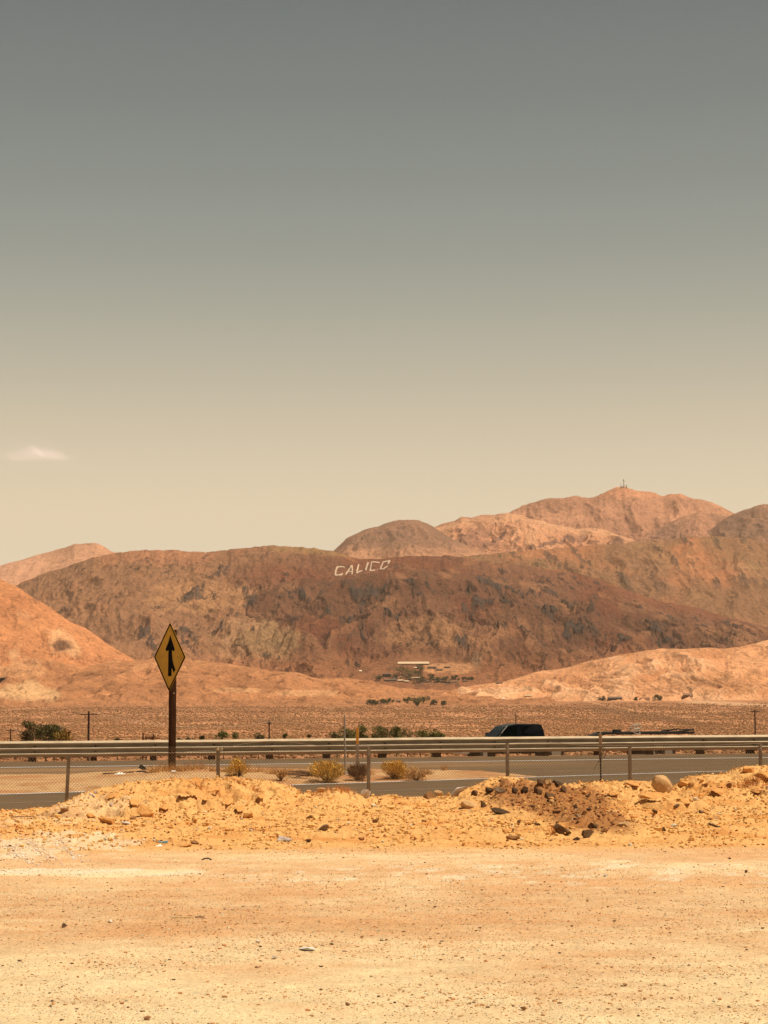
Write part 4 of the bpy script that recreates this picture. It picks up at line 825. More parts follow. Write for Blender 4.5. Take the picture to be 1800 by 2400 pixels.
# ------------------------------------------------------------ litter
def near_obj(px, py): return near_at(px, py)
g = at_mid(335, 54); b = B(); b.box((0, 0, .06), (.17, .10, .10), rot=Matrix.Rotation(.5, 3, 'Y'), bevel=.02); b.box((.11, 0, .02), (.10, .06, .02), bevel=.005)
o = b.build('plastic_crate', plain_mat('black_plastic', (.025, .023, .024), .5), None); o.location = g; tag(o, 'crumpled black plastic box lying on the sand left of the sign', 'box')
g = at_mid(343, 51.2); b = B(); b.path([Vector((-.22, 0, .05)), Vector((-.1, .02, .055)), Vector((.03, 0, .03)), Vector((.14, .02, .02)), Vector((.22, 0, -.01))], .018, 6)
o = b.build('tyre_strip', plain_mat('rubber', (.02, .018, .017), .8), None); o.location = g; tag(o, 'long curved strip of black tyre rubber on the sand', 'tyre scrap')
def rag(name, label, cat, loc, w_, d_, h_, mat, seed):
    gx_, gy_ = np.meshgrid(np.linspace(-.5, .5, 14), np.linspace(-.5, .5, 10)); r = 1 - .25 * np.abs(perlin(gx_ * 3 + seed, gy_ * 3, seed))
    z = h_ * (.35 + .9 * np.abs(perlin(gx_ * 4 + seed, gy_ * 4, seed + 1))) * np.clip(1.15 - 2 * np.maximum(np.abs(gx_), np.abs(gy_)) ** 1.5 * 1.4, 0, 1)
    o = grid(name, gx_ * w_ * r, gy_ * d_ * r, z, mat, smooth=False); o.location = loc; return tag(o, label, cat)
M_bag = plain_mat('white_plastic', (.80, .76, .70), .5)
rag('plastic_bag', 'crumpled white plastic bag on the sand by the fence', 'bag', at_mid(283, 51.5) + Vector((0, 0, .0)), .26, .3, .06, M_bag, 3)
g = at_mid(408, 50.9); b = B(); b.tube((-.05, 0, .035), (.05, .01, .035), .036, .028, 12); o = b.build('paper_cup', M_bag, None); o.location = g; tag(o, 'white cup lying on its side at the foot of the sign', 'cup')
g = near_at(389, 1983); b = B(); b.box((0, 0, .028), (.075, .03, .03), rot=Matrix.Rotation(-.12, 3, 'Y'), bevel=.008); b.box((-.065, .0, .03), (.05, .03, .02), rot=Matrix.Rotation(.3, 3, 'Y'), bevel=.006)
o = b.build('wrapper', plain_mat('blue_wrapper', (.20, .45, .60), .5, nscale=60, var=(.5, 1.5)), None); o.location = g; tag(o, 'light blue and white wrapper at the foot of the left mound', 'wrapper')
rag('paper_scrap', 'torn white paper scrap touching the blue wrapper', 'paper', near_at(376, 1986), .10, .06, .03, M_bag, 8)
g = near_at(485, 2018); b = B(); b.path([Vector((-.055, 0, .004)), Vector((-.02, 0, .02)), Vector((.02, .01, .02)), Vector((.055, 0, .005))], .008, 6); o = b.build('rubber_scrap', plain_mat('rubber', (.03, .025, .02), .8), None); o.location = g; tag(o, 'short arched black rubber scrap on the lot', 'rubber scrap')
g = near_at(427, 2154); b = B(); b.path([Vector((-.08, 0, .006)), Vector((-.03, .005, .009)), Vector((.04, 0, .009)), Vector((.08, .01, .006))], .004, 5); o = b.build('stick', plain_mat('pale_stick', (.45, .36, .16), .7), None); o.location = g; tag(o, 'thin yellowish stick lying flat on the lot', 'stick')
g = near_at(470, 2154); b = B(); b.path([Vector((-.035, 0, .006)), Vector((.0, .0, .008)), Vector((.04, 0, .005))], .005, 5); o = b.build('stick', plain_mat('dark_stick', (.07, .045, .03), .8), None); o.location = g; tag(o, 'short dark stick right of the yellowish one', 'stick')
g = near_at(60, 1918); b = B(); b.path([Vector((-.2, .02, .02)), Vector((0, 0, .025)), Vector((.15, .03, .03)), Vector((.24, 0, .05))], .007, 5); o = b.build('stick', plain_mat('brown_stick', (.20, .11, .05), .8), None); o.location = g; tag(o, 'long brown stick on the ground at the far left', 'stick')
g = near_at(1663, 1940); b = B(); b.box((0, 0, .03), (.16, .03, .03), rot=Matrix.Rotation(.35, 3, 'Y'), bevel=.008); b.box((.06, .01, .0), (.07, .04, .03), rot=Matrix.Rotation(-.3, 3, 'Y'), bevel=.008); o = b.build('driftwood', plain_mat('dark_wood', (.09, .05, .03), .8), None); o.location = g; tag(o, 'dark splinter of wood on the apron below the far right slope', 'wood scrap')
# dead twigs by the big bush
g = at_mid(716, 51); b = B(); random.seed(3)
for k_ in range(10): b.path([Vector((.35, 0, .05)), Vector((.1 + random.uniform(-.1, .1), random.uniform(-.1, .1), random.uniform(.05, .18))), Vector((-.35 + random.uniform(-.15, .2), random.uniform(-.2, .2), random.uniform(.02, .2)))], .009, 4)
o = b.build('dead_branch', plain_mat('dead_wood', (.13, .075, .045), .9), None); o.location = g; tag(o, 'bundle of dead dark twigs lying left of the largest bush', 'branch')

# ------------------------------------------------------------ vehicles on the far carriageway
M_paint = plain_mat('navy_paint', (.004, .005, .008), .3, .0, .15); M_glass = plain_mat('dark_glass', (.002, .003, .003), .2, 0, .1); M_tyre = plain_mat('tyre_rubber', (.02, .018, .017), .85); M_rim = plain_mat('rim_alloy', (.45, .42, .38), .35, .8); M_trim = plain_mat('silver_trim', (.75, .73, .70), .35, .6)
vp = PV(1206, 1750, 100.0); zroad = float(road_z(np.array([vp.x]), np.array([100.0]))[0])
car = empty('pickup_truck', (vp.x, 100.0, zroad), 'dark navy pickup truck driving left with its cab showing above the guardrail', 'pickup truck', rz=math.atan(.306) + math.pi)
Hc = PV(1225, 1696, 100).z - zroad; Lc = 1.19; belt = Hc - .60
def cab_section(z, t):  # outline front->rear at height fraction t
    return
b = B(); bm = b.bm
# greenhouse: rows of the side outline, front x decreasing with height
side = [(-Lc, belt, .86), (-Lc + .05, belt + .30, .82), (-Lc + .12, Hc - .06, .72), (-Lc + .22, Hc - .015, .66), (-.3, Hc, .66), (.15, Hc - .005, .66), (.50, Hc - .07, .67), (.70, Hc - .14, .70), (Lc - .02, belt + .04, .82), (Lc + .03, belt, .84)]
def row(w_sign): return [bm.verts.new((x, w_sign * y, z)) for x, z, y in side]
A_ = row(1); B_ = row(-1)
for i in range(len(side) - 1): bm.faces.new((A_[i], A_[i + 1], B_[i + 1], B_[i]))
bm.faces.new(A_); bm.faces.new(B_[::-1]); bm.faces.new((A_[0], B_[0], B_[-1], A_[-1]))
cab = b.build('cab', M_paint, car)
bv = cab.modifiers.new('b', 'BEVEL'); bv.width = .035; bv.segments = 3
b = B(); prof_b = [(-2.75, .50), (-2.75, belt - .03), (-1.5, belt - .02), (Lc, belt - .02), (1.6, belt - .06), (2.35, belt - .15), (2.52, belt - .3), (2.55, .55), (2.45, .40), (2.15, .38), (2.1, .62), (1.85, .82), (1.5, .82), (1.25, .62), (1.2, .38), (-1.25, .38), (-1.3, .62), (-1.55, .82), (-1.9, .82), (-2.15, .62), (-2.2, .42)]
b.prism(prof_b, (0, 1, 0), 1.78, (0, -.89, 0)); body = b.build('body', M_paint, car); bv = body.modifiers.new('b', 'BEVEL'); bv.width = .03; bv.segments = 2
def quadpart(name, pts, mat, th=.012):
    b = B(); vs = [b.bm.verts.new(p) for p in pts]; f = b.bm.faces.new(vs); r = bmesh.ops.extrude_face_region(b.bm, geom=[f]); nrm = (Vector(pts[1]) - Vector(pts[0])).cross(Vector(pts[2]) - Vector(pts[0])).normalized()
    bmesh.ops.translate(b.bm, vec=nrm * th, verts=[v for v in r['geom'] if isinstance(v, bmesh.types.BMVert)]); return b.build(name, mat, car)
for s_ in (1, -1):
    y0 = lambda z: s_ * (.862 - .20 * (z - belt) / (Hc - belt) * 1.0 + .006)
    z1, z2 = belt + .03, Hc - .10
    quadpart('side_window', [(1.0, y0(z1), z1), (.62, y0(z2) , z2 - .04), (.38, y0(z2), z2 + .01), (.16, y0(z2), z2 + .02), (.16, y0(z1), z1)], M_glass, .01 * s_)
    quadpart('side_window', [(-.02, y0(z1), z1), (-.02, y0(z2), z2 + .02), (-.84, y0(z2), z2 + .01), (-1.0, y0(z1), z1)], M_glass, .01 * s_)
    b = B(); b.tube((.06, s_ * .865, belt), (.06, s_ * .70, Hc - .05), .018, n=6); b.build('door_pillar', M_paint, car)
    b = B(); b.tube((1.07, s_ * .855, belt + .02), (.86, s_ * .81, belt + .28), .014, n=6); b.tube((.86, s_ * .81, belt + .28), (.62, s_ * .73, Hc - .10), .014, n=6); b.build('pillar_glint', M_trim, car)  # silver tube stands in for the bright glint along the front pillar
    b = B(); b.box((1.02, s_ * 1.0, belt + .10), (.10, .20, .15), bevel=.03); b.box((1.02, s_ * .90, belt + .05), (.05, .08, .04)); b.build('mirror', M_paint, car)
    b = B(); b.box((2.50, s_ * .70, belt - .32), (.10, .30, .16), bevel=.03); b.build('headlight', M_trim, car)
    b = B(); b.box((-2.74, s_ * .80, belt - .25), (.06, .14, .34), bevel=.02); b.build('tail_light', plain_mat('red_lens', (.25, .01, .01), .3), car)
    b = B(); b.box((.25, s_ * .90, belt - .14), (.18, .03, .035), bevel=.01); b.build('door_handle', M_trim, car)
    for xw in (1.66, -1.72):
        b = B(); b.tube((xw, s_ * .66, .38), (xw, s_ * .90, .38), .38, n=28); wh = b.build('wheel', M_tyre, car); b = B(); b.tube((xw, s_ * .85, .38), (xw, s_ * .915, .38), .23, n=20); b.build('rim', M_rim, wh)
quadpart('windscreen', [(Lc - .045, .74, belt + .045), (Lc - .045, -.74, belt + .045), (.72, -.63, Hc - .15), (.72, .63, Hc - .15)], plain_mat('windscreen_glass', (.008, .018, .016), .2, 0, .15), .02)
quadpart('rear_window', [(-Lc - .012 + .01, -.7, belt + .08), (-Lc + .0, .7, belt + .08), (-Lc + .085, .62, Hc - .14), (-Lc + .085, -.62, Hc - .14)], M_glass, -.012)
b = B(); b.box((2.56, 0, belt - .34), (.05, 1.0, .22), bevel=.02); b.build('grille', M_trim, car); b = B(); b.box((2.60, 0, .48), (.12, 1.75, .18), bevel=.03); b.box((-2.80, 0, .48), (.12, 1.75, .16), bevel=.03); b.build('bumper', M_trim, car)

tp = PV(1512, 1750, 101.5); zr = float(road_z(np.array([tp.x]), np.array([101.5]))[0]); kx = 101.5 / F / math.cos(math.atan(.306))
tr = empty('flatbed_trailer', (tp.x, 101.5, zr), 'low black flatbed trailer with a chrome frame and rear ramp rolling behind the pickup', 'trailer', rz=math.atan(.306))
def tz(py): return PV(1512, py, 101.5).z - zr
def tx(px): return (px - 1512) * kx
M_black = plain_mat('black_steel', (.012, .010, .010), .7)
b = B()
for yy in (-.95, .95): b.box(((tx(1415) + tx(1610)) / 2, yy, tz(1717.5)), (tx(1610) - tx(1415), .08, .11), bevel=.01)
for t in np.linspace(tx(1420), tx(1606), 12): b.box((t, 0, tz(1718.2)), (.08, 1.86, .06))
b.box(((tx(1415) + tx(1610)) / 2, 0, tz(1716.2)), (tx(1608) - tx(1420), 1.84, .03)); b.build('deck', M_black, tr)
b = B(); b.box((tx(1416), 0, tz(1718)), (.12, .3, .08)); b.tube((tx(1411), 0, tz(1717)), (tx(1370), 0, tz(1726)), .05); b.tube((tx(1413), .85, tz(1717)), (tx(1370), 0, tz(1726)), .04); b.tube((tx(1413), -.85, tz(1717)), (tx(1370), 0, tz(1726)), .04); b.build('drawbar', M_black, tr)
b = B(); b.box((tx(1432), -.7, tz(1713)), (.22, .3, .12), bevel=.03); b.tube((tx(1426), -.95, tz(1712)), (tx(1426), -.5, tz(1712)), .07, n=12); b.tube((tx(1437), -.8, tz(1710.5)), (tx(1437), -.6, tz(1710.5)), .045, n=10); b.build('winch', M_black, tr)
b = B(); r0 = .024
p1 = [Vector((tx(1463), -.98, tz(1716))), Vector((tx(1466), -.98, tz(1706))), Vector((tx(1470), -.98, tz(1698))), Vector((tx(1479), -.98, tz(1697))), Vector((tx(1482), -.98, tz(1699))), Vector((tx(1479), -.98, tz(1709))), Vector((tx(1478), -.98, tz(1716))), Vector((tx(1481), -.98, tz(1718))), Vector((tx(1476), -.98, tz(1719.5))), Vector((tx(1468), -.98, tz(1718))), Vector((tx(1463), -.98, tz(1712)))]
b.path(p1, r0, 6); b.path([Vector((tx(1466), -.98, tz(1707))), Vector((tx(1479), -.98, tz(1707)))], .03, 6); b.path([Vector((tx(1465), -.98, tz(1711))), Vector((tx(1478), -.98, tz(1711)))], r0, 6)
p2 = [v + Vector((.02, .45, 0)) for v in p1[:7]]; b.path(p2, r0, 6); b.path([p1[3], p2[3]], r0, 6); b.path([p1[1], p2[1]], r0, 6); b.build('chrome_frame', plain_mat('chrome', (.60, .54, .46), .4, .3), tr)
b = B(); 
for yy in (-.95, .95):
    b.path([Vector((tx(1572), yy, tz(1716))), Vector((tx(1573), yy, tz(1713.5))), Vector((tx(1610), yy, tz(1710))), Vector((tx(1611), yy, tz(1720)))], .025, 6); b.path([Vector((tx(1590), yy, tz(1717))), Vector((tx(1590), yy, tz(1711.8)))], .02, 6); b.path([Vector((tx(1573), yy, tz(1716))), Vector((tx(1610), yy, tz(1711)))], .018, 6)
b.path([Vector((tx(1610), -.95, tz(1710))), Vector((tx(1610), .95, tz(1710)))], .025, 6); b.build('ramp', M_black, tr)
for s_ in (1, -1):
    for xw in (-.15, .75):
        b = B(); b.tube((xw, s_ * .80, .36), (xw, s_ * 1.0, .36), .36, n=24); wh = b.build('wheel', M_tyre, tr); b = B(); b.tube((xw, s_ * .97, .36), (xw, s_ * 1.012, .36), .2, n=16); b.build('rim', M_rim, wh)
    b = B(); b.box((.3, s_ * .9, .78), (1.9, .26, .03)); b.box((-.62, s_ * .9, .68), (.03, .26, .22)); b.box((1.22, s_ * .9, .68), (.03, .26, .22)); b.build('mudguard', M_black, tr)
b = B()
for xw in (-.15, .75): b.tube((xw, -.8, .36), (xw, .8, .36), .04)
for s_ in (-.5, .5): b.box((.3, s_, .75), (1.6, .06, tz(1718) * .6)); b.box((.3, s_, .5), (1.4, .06, .3))
b.build('axle', M_black, tr)
# rusty rack left of the sign beyond the guardrail
g0 = PV(350, 1750, 86); zg = mid_z(g0.x, 86); rk_ = empty('steel_rack', (g0.x, 86, zg), 'rusty brown steel rack with two uprights showing above the guardrail left of the sign', 'rack')
M_rust = plain_mat('rusty_steel', (.12, .045, .022), .8, 0, .2, 12, (.7, 1.3)); zz = lambda py: PV(350, py, 86).z - zg; xx_ = lambda px: (px - 350) / F * 86
for px, py in ((335, 1719), (359, 1720)): b = B(); b.box((xx_(px), 0, zz(py) / 2), (.055, .05, zz(py))); b.build('upright', M_rust, rk_)
for py, a0, a1 in ((1731, 334, 375), (1727.5, 340, 366)): b = B(); b.box((xx_((a0 + a1) / 2), -.03, zz(py)), (xx_(a1) - xx_(a0), .04, .035)); b.build('crossbar', M_rust, rk_)
b = B(); b.box((xx_(363), .02, zz(1724)), (.06, .05, .07), bevel=.01); b.build('bracket', M_galv, rk_)
b = B(); b.box((xx_(354), .45, zz(1729) / 2), (.05, .05, zz(1729))); b.box((xx_(340), .45, zz(1731) / 2), (.05, .05, zz(1731))); b.box((xx_(347), .45, zz(1731)), (.35, .04, .04)); b.build('rear_frame', M_rust, rk_)

# ------------------------------------------------------------ utility poles and wires
M_pole = plain_mat('creosote_pole', (.055, .030, .020), .9, nscale=6, var=(.7, 1.3)); M_ins = plain_mat('insulator', (.35, .30, .26), .4)
tips = {}
def upole(px, ptop, D, label, arm=2.6, r=.16, name='utility_pole'):
    t_ = PV(px, ptop, D); zb = plain_zs(t_.x, D) - .3; H = t_.z - zb; root = empty(name, (t_.x, D, zb), label, 'utility pole', 'timber power poles on the plain')
    b = B(); b.tube((0, 0, 0), (0, 0, H), r * 1.15, r * .8, 10); b.build('pole', M_pole, root)
    if arm:
        b = B(); b.box((0, -.12, H - .45), (arm, .11, .13)); b.tube((-arm * .3, -.1, H - .5), (0, -.1, H - 1.1), .03); b.tube((arm * .3, -.1, H - .5), (0, -.1, H - 1.1), .03); ca_ = b.build('crossarm', M_pole, root)
        for k_ in (-.48, -.30, .30, .48): b = B(); b.tube((arm * k_, -.12, H - .40), (arm * k_, -.12, H - .18), .05, .035, 8); b.build('insulator', M_ins, ca_)
    tips[px] = [Vector((t_.x + (arm or .3) * k_, D - .12, t_.z - .2)) for k_ in (-.48, .30, .48)]
    return root, H
rt, H = upole(208, 1667, 320, 'tallest power pole with a wide crossarm near the dark trees at left', 2.7, .19)
b = B()
for q in (1.6, 2.1, 2.8): b.box((.16, -.18, H - q), (.10, .10, .16))
b.build('fittings', M_ins, rt)
upole(25, 1707, 470, 'small faint power pole at the left picture edge', 2.2, .15)
upole(631, 1689, 430, 'power pole without visible crossarm above the guardrail right of the sign', .9, .17)
upole(1209, 1674, 620, 'small power pole right behind the pickup roof', 1.6, .15)
upole(1769, 1663, 440, 'power pole with short crossarm near the right picture edge', 2.1, .16)
upole(806 - 1400, 1660, 330, 'power pole outside the left of the picture', 2.7, .17) if False else None
wr = empty('overhead_wires', tips[208][0], 'thin power wires sagging between the timber poles across the plain', 'power wires')
def wire(a, bb_, sag):
    b = B(); pts = [a.lerp(bb_, t) - Vector((0, 0, sag * 4 * t * (1 - t))) - wr.location for t in np.linspace(0, 1, 22)]; b.path(pts, .016, 3); b.build('wire', plain_mat('wire_metal', (.35, .26, .18), .5, .4), wr)
for i in range(3):
    for a, c_ in ((25, 208), (208, 631), (631, 1209), (1209, 1769)): wire(tips[a][i], tips[c_][i], 1.6)

# ------------------------------------------------------------ trees and shrubs beyond the freeway
M_trunk = plain_mat('bark', (.09, .055, .035), .9)
def tree(name, label, cat, px, ytop, wp, D, zb, col, n=1800, seed=0, leaf=.26, group='trees beyond the freeway', lobes=18, low=.40):
    t_ = PV(px, ytop - (6 if D < 1000 else 0), D); H = t_.z - zb; W = wp / F * D * 1.15; rng = np.random.default_rng(seed); root = empty(name, (t_.x, D, zb), label, cat, group)
    nl = lobes; ang = rng.uniform(0, 6.28, nl); rad = np.sqrt(rng.random(nl)) * W * .36; lz = H * rng.uniform(low, .88, nl); lob = np.stack([rad * np.cos(ang), rad * np.sin(ang) * .8, lz], 1)
    lob[0] = (rng.uniform(-.1, .1) * W, 0, H * .82); lr = W * rng.uniform(.12, .26, nl); lr = np.minimum(lr, H * .26)
    k_ = rng.integers(0, nl, n); d = rng.normal(size=(n, 3)); d /= np.linalg.norm(d, axis=1, keepdims=True); c = lob[k_] + d * (lr[k_] * (.45 + .6 * rng.random(n)))[:, None] * np.array([1.1, 1.1, .9]); c[:, 2] = np.clip(c[:, 2], .03 * H, H)
    dr = d * .6 + rng.normal(size=(n, 3)) * .6; dr /= np.linalg.norm(dr, axis=1, keepdims=True)
    V, f = blades(c, dr, leaf * rng.uniform(.8, 1.6, n), leaf * rng.uniform(.5, .9, n), rng); raw_mesh('crown', V, f, leaf_mat(*col), root)
    b = B(); b.tube((0, 0, -.2), (0, 0, H * .35), W * .03 + .03, W * .022 + .02, 7)
    for q in range(min(6, nl)): b.tube((0, 0, H * .3), tuple(lob[q]), W * .016 + .02, W * .006 + .01, 5)
    b.build('trunk', M_trunk, root); return root
pz = lambda px, D: plain_zs((px - 900) / F * D, D)
TR = [(76, 1684, 50, 300, dgreen, 'tallest dark green tree left of the guardrail poles', 2600), (108, 1694, 62, 305, dgreen, 'broad dark green tree crown between the tall one and the yellow bush', 3000), (128, 1697, 48, 298, dgreen, 'dark green tree right of the broad one', 2000), (68, 1706, 40, 290, ('dusky_leaf', (.10, .075, .035)), 'low brownish tree in front of the tall dark one', 1300), (146, 1707, 46, 288, ('yellow_leaf', (.24, .15, .03)), 'yellow green rounded bush at the right of the dark trees', 1700)]
for i, (px, yt, wp, D, col, lab, n) in enumerate(TR): tree('tree', lab, 'tree', px, yt, wp, D, pz(px, D), col, n, 300 + i, .24)
TR = [(275, 1727, 26, 'low grey green shrub peeking over the rail left of the rack', grayg), (420, 1726, 24, 'small grey green shrub just right of the sign post', grayg), (443, 1724, 14, 'tiny sparse shrub between the sign and the double green shrub', grayg), (472, 1721, 16, 'thin leaning reddish weed above the rail', ('dusky_leaf', (.10, .075, .035))),
      (524, 1714, 36, 'left one of the double green shrubs above the rail', green), (551, 1717, 34, 'right one of the double green shrubs above the rail', green), (606, 1716, 30, 'grey green shrub left of the lone power pole', grayg), (669, 1716, 24, 'green shrub right of the lone power pole', green), (726, 1719, 10, 'very small dark shrub between the pole and the long thicket', grayg)]
for i, (px, yt, wp, lab, col) in enumerate(TR): D = 330 + 7 * i; tree('shrub', lab, 'shrub', px, yt, wp, D, pz(px, D), col, 900, 330 + i, .2, 'shrubs beyond the freeway', 6)
TR = [(790, 1716, 34, 'low leftmost tree of the long green thicket'), (815, 1706, 40, 'second tree of the thicket behind the thin pole'), (850, 1700, 46, 'rounded thicket tree right of the orange marker'), (886, 1696, 34, 'tallest pointed tree of the long green thicket'), (905, 1706, 40, 'thicket tree between the two pointed ones'), (929, 1698, 34, 'second pointed thicket tree'), (955, 1708, 40, 'broad low thicket tree right of the pointed ones'), (985, 1712, 40, 'small dense thicket tree'), (1012, 1714, 44, 'dark green tree near the right end of the thicket'), (1030, 1718, 20, 'rightmost low tuft of the thicket')]
for i, (px, yt, wp, lab) in enumerate(TR): D = 350 + 6 * (i % 4); tree('tree', lab, 'tree', px, yt, wp, D, pz(px, D), (grayg if i in (0, 4, 6) else green), 1500, 360 + i, .22, 'green thicket beyond the guardrail', 13)

# desert scrub over the plain
rng = np.random.default_rng(12); n = 125000; y = np.sqrt(rng.uniform(180 ** 2, 3350 ** 2, n)); y = np.where(rng.random(n) < .45, rng.uniform(180, 2300, n), y)
x = (rng.uniform(-480, 2280, n) - 900) / F * y; dens = np.clip(.6 + 1.1 * fbm(x * .015, y * .004, 4, 311), .15, 1) * ss(3400, 2900, y + 250 * fbm(x * .01, y * .001, 3, 9)); kp = rng.random(n) < dens; x, y = x[kp], y[kp]; n = len(x)
sz = rng.uniform(.25, .80, n) * (1 + .9 * ss(1000, 3000, y)); pal = np.array([A(196, 136, 86), A(206, 144, 92), A(176, 120, 74), A(180, 132, 82)])
scatter('desert_scrub', x, y, sz, pal[rng.integers(0, 4, n)] * rng.uniform(.75, 1.1, (n, 1)), M_stone, 8, plain_z, .8, .35)

# ------------------------------------------------------------ hillside letters
M_letter = plain_mat('white_stones', A(240, 196, 150), .9, nscale=.4, var=(.65, 1.15))
def LP(x, y): return (760 + x / 9.217, 1290 + y / 9.217)
lt = empty('hillside_letters', on_hill('E', 835, 1332), 'big white stone letters spelling CALICO on the dark hillside', 'letters')
def stroke(b, pts, wpx):
    pp = []
    for (a, c_) in zip(pts[:-1], pts[1:]):
        for t in np.linspace(0, 1, 7)[:-1]: pp.append((a[0] + (c_[0] - a[0]) * t, a[1] + (c_[1] - a[1]) * t))
    pp.append(pts[-1]); rngl = random.Random(int(pts[0][0]))
    L_, R_ = [], []
    for i, p in enumerate(pp):
        q = pp[min(i + 1, len(pp) - 1)]; q0 = pp[max(i - 1, 0)]; d = Vector((q[0] - q0[0], q[1] - q0[1])); d.normalize(); nx, ny = -d.y, d.x; w_ = wpx * rngl.uniform(.38, .58)
        for lst, s_ in ((L_, 1), (R_, -1)):
            u_, v_ = LP(p[0] + nx * s_ * w_, p[1] + ny * s_ * w_); lst.append(on_hill('E', u_, v_) - lt.location)
    up = Vector((0, -.6, 1.6)); bm = b.bm
    t1 = [bm.verts.new(v + up) for v in L_]; t2 = [bm.verts.new(v + up) for v in R_]; b1 = [bm.verts.new(v - up) for v in L_]; b2 = [bm.verts.new(v - up) for v in R_]
    for i in range(len(pp) - 1):
        bm.faces.new((t1[i], t1[i + 1], t2[i + 1], t2[i])); bm.faces.new((t1[i], b1[i], b1[i + 1], t1[i + 1])); bm.faces.new((t2[i], t2[i + 1], b2[i + 1], b2[i]))
    bm.faces.new((t1[0], t2[0], b2[0], b1[0])); bm.faces.new((t1[-1], b1[-1], b2[-1], t2[-1]))
LET = [[([(268, 370), (350, 362), (440, 372)], 22), ([(280, 372), (250, 450), (238, 545)], 32), ([(230, 548), (310, 542), (392, 528)], 28), ([(392, 528), (388, 500)], 26)],
       [([(592, 335), (530, 430), (462, 528)], 26), ([(602, 335), (606, 430), (600, 525)], 28), ([(510, 470), (600, 466)], 18)],
       [([(746, 312), (722, 400), (695, 500)], 30), ([(700, 496), (760, 464), (832, 450)], 24)],
       [([(950, 268), (920, 350), (895, 440)], 38)],
       [([(1020, 266), (1010, 350), (992, 442)], 30), ([(1010, 262), (1100, 262), (1192, 276)], 24), ([(975, 446), (1040, 444), (1100, 440)], 24), ([(1142, 428), (1160, 424)], 22)],
       [([(1255, 268), (1340, 248), (1425, 236)], 26), ([(1270, 268), (1240, 340), (1208, 412)], 26), ([(1205, 414), (1270, 412), (1330, 376), (1372, 346)], 24), ([(1418, 242), (1370, 300)], 24)]]
for strokes in LET:
    b = B()
    for pts_, w_ in strokes: stroke(b, pts_, w_)
    b.build('letter', M_letter, lt)

# ------------------------------------------------------------ masts on the far peak
g = on_hill('G', 1462, 1143); px_m = g.y / F
mast = empty('radio_mast', g - Vector((0, 0, 3)), 'tallest lattice radio mast on the top of the far peak', 'radio mast', 'masts on the far peak')
M_mast = plain_mat('mast_steel', (.22, .16, .13), .7)
def lattice(b, H, w0, w1, r=.35):
    for s1 in (-1, 1):
        for s2 in (-1, 1): b.tube((s1 * w0, s2 * w0, 0), (s1 * w1, s2 * w1, H), r, r * .8, 5)
    k_ = 8
    for i in range(k_):
        a, c_ = i / k_, (i + 1) / k_; wa = w0 + (w1 - w0) * a; wc = w0 + (w1 - w0) * c_
        b.tube((-wa, -wa, H * a), (wc, -wc, H * c_), r * .6, n=4); b.tube((wa, -wa, H * a), (-wc, -wc, H * c_), r * .6, n=4); b.tube((wa, wa, H * a), (-wc, wc, H * c_), r * .6, n=4)
b = B(); lattice(b, 34, 1.5, .7); b.build('tower', M_mast, mast)
b = B(); b.tube((0, 0, 34), (0, 0, 40), .3); b.build('antenna', M_mast, mast)
for z_, x_ in ((31, -1.5), (12, 1.8), (28, 1.4)): b = B(); b.tube((x_, -1, z_), (x_, 1.2, z_), 1.7, n=12); b.build('dish', M_mast, mast)
g2 = on_hill('G', 1468, 1145); m2 = empty('radio_mast', g2 - Vector((0, 0, 3)), 'shorter leaning radio mast right of the tallest one', 'radio mast', 'masts on the far peak')
b = B(); lattice(b, 17, 1.2, .6, .35); b.build('tower', M_mast, m2)
for z_, x_ in ((14, 1.2), (9, -1.2)): b = B(); b.tube((x_, -1, z_), (x_, 1, z_), 1.6, n=12); b.build('dish', M_mast, m2)
g2 = on_hill('G', 1455, 1145); m3 = empty('radio_mast', g2 - Vector((0, 0, 3)), 'thin faint radio mast left of the white hut', 'radio mast', 'masts on the far peak')
b = B(); lattice(b, 24, .9, .35, .22); b.build('tower', M_mast, m3)
M_white = plain_mat('white_wall', (.75, .66, .56), .8); M_roofl = plain_mat('pale_roof', A(250, 205, 150), .7, nscale=.3, var=(.85, 1.1)); M_dkwall = plain_mat('dark_boards', (.10, .065, .045), .9, nscale=.6, var=(.7, 1.3)); M_brwall = plain_mat('brown_boards', (.25, .14, .08), .9, nscale=.6, var=(.7, 1.3)); M_dkroof = plain_mat('dark_roof', (.12, .08, .06), .8); M_win = plain_mat('window_dark', (.02, .02, .02), .3)
def house(key, px, py, wp, hp, D_, wallm, roofm, label, name='building', cat='building', group=None, pitched=True, deep=8, rz=0, nwin=3, wf=.6):
    g = on_hill(key, px, py) if key else Vector(((px - 900) / F * D_, D_, plain_zs((px - 900) / F * D_, D_)))
    m = g.y / F; W = wp * m; H = hp * m; root = empty(name, g - Vector((0, 0, .5)), label, cat, group, rz)
    wh = H * (wf if pitched else .82)
    b = B(); b.box((0, deep / 2, wh / 2), (W * .96, deep * .92, wh)); wl = b.build('wall', wallm, root)
    b = B()
    if pitched: b.prism([(-deep * .06, 0), (deep * 1.06, 0), (deep * .5, H - wh)], (1, 0, 0), W, (-W / 2, 0, wh + .01), (0, 1, 0), (0, 0, 1))
    else: b.box((0, deep / 2, wh + (H - wh) / 2), (W, deep, H - wh))
    b.build('roof', roofm, root)
    for k_ in range(nwin):
        x_ = (k_ + .5) / nwin * W * .9 - W * .45; b = B(); b.box((x_, .04 * deep - .06, wh * .5), (min(1.6, W / nwin * .4), .12, wh * .4)); b.build('window' if k_ else 'door', M_win, root)
    return root
house('G', 1458, 1143, 5, 3.5, 0, M_white, M_white, 'small white hut beside the masts on the far peak', pitched=False, nwin=1)
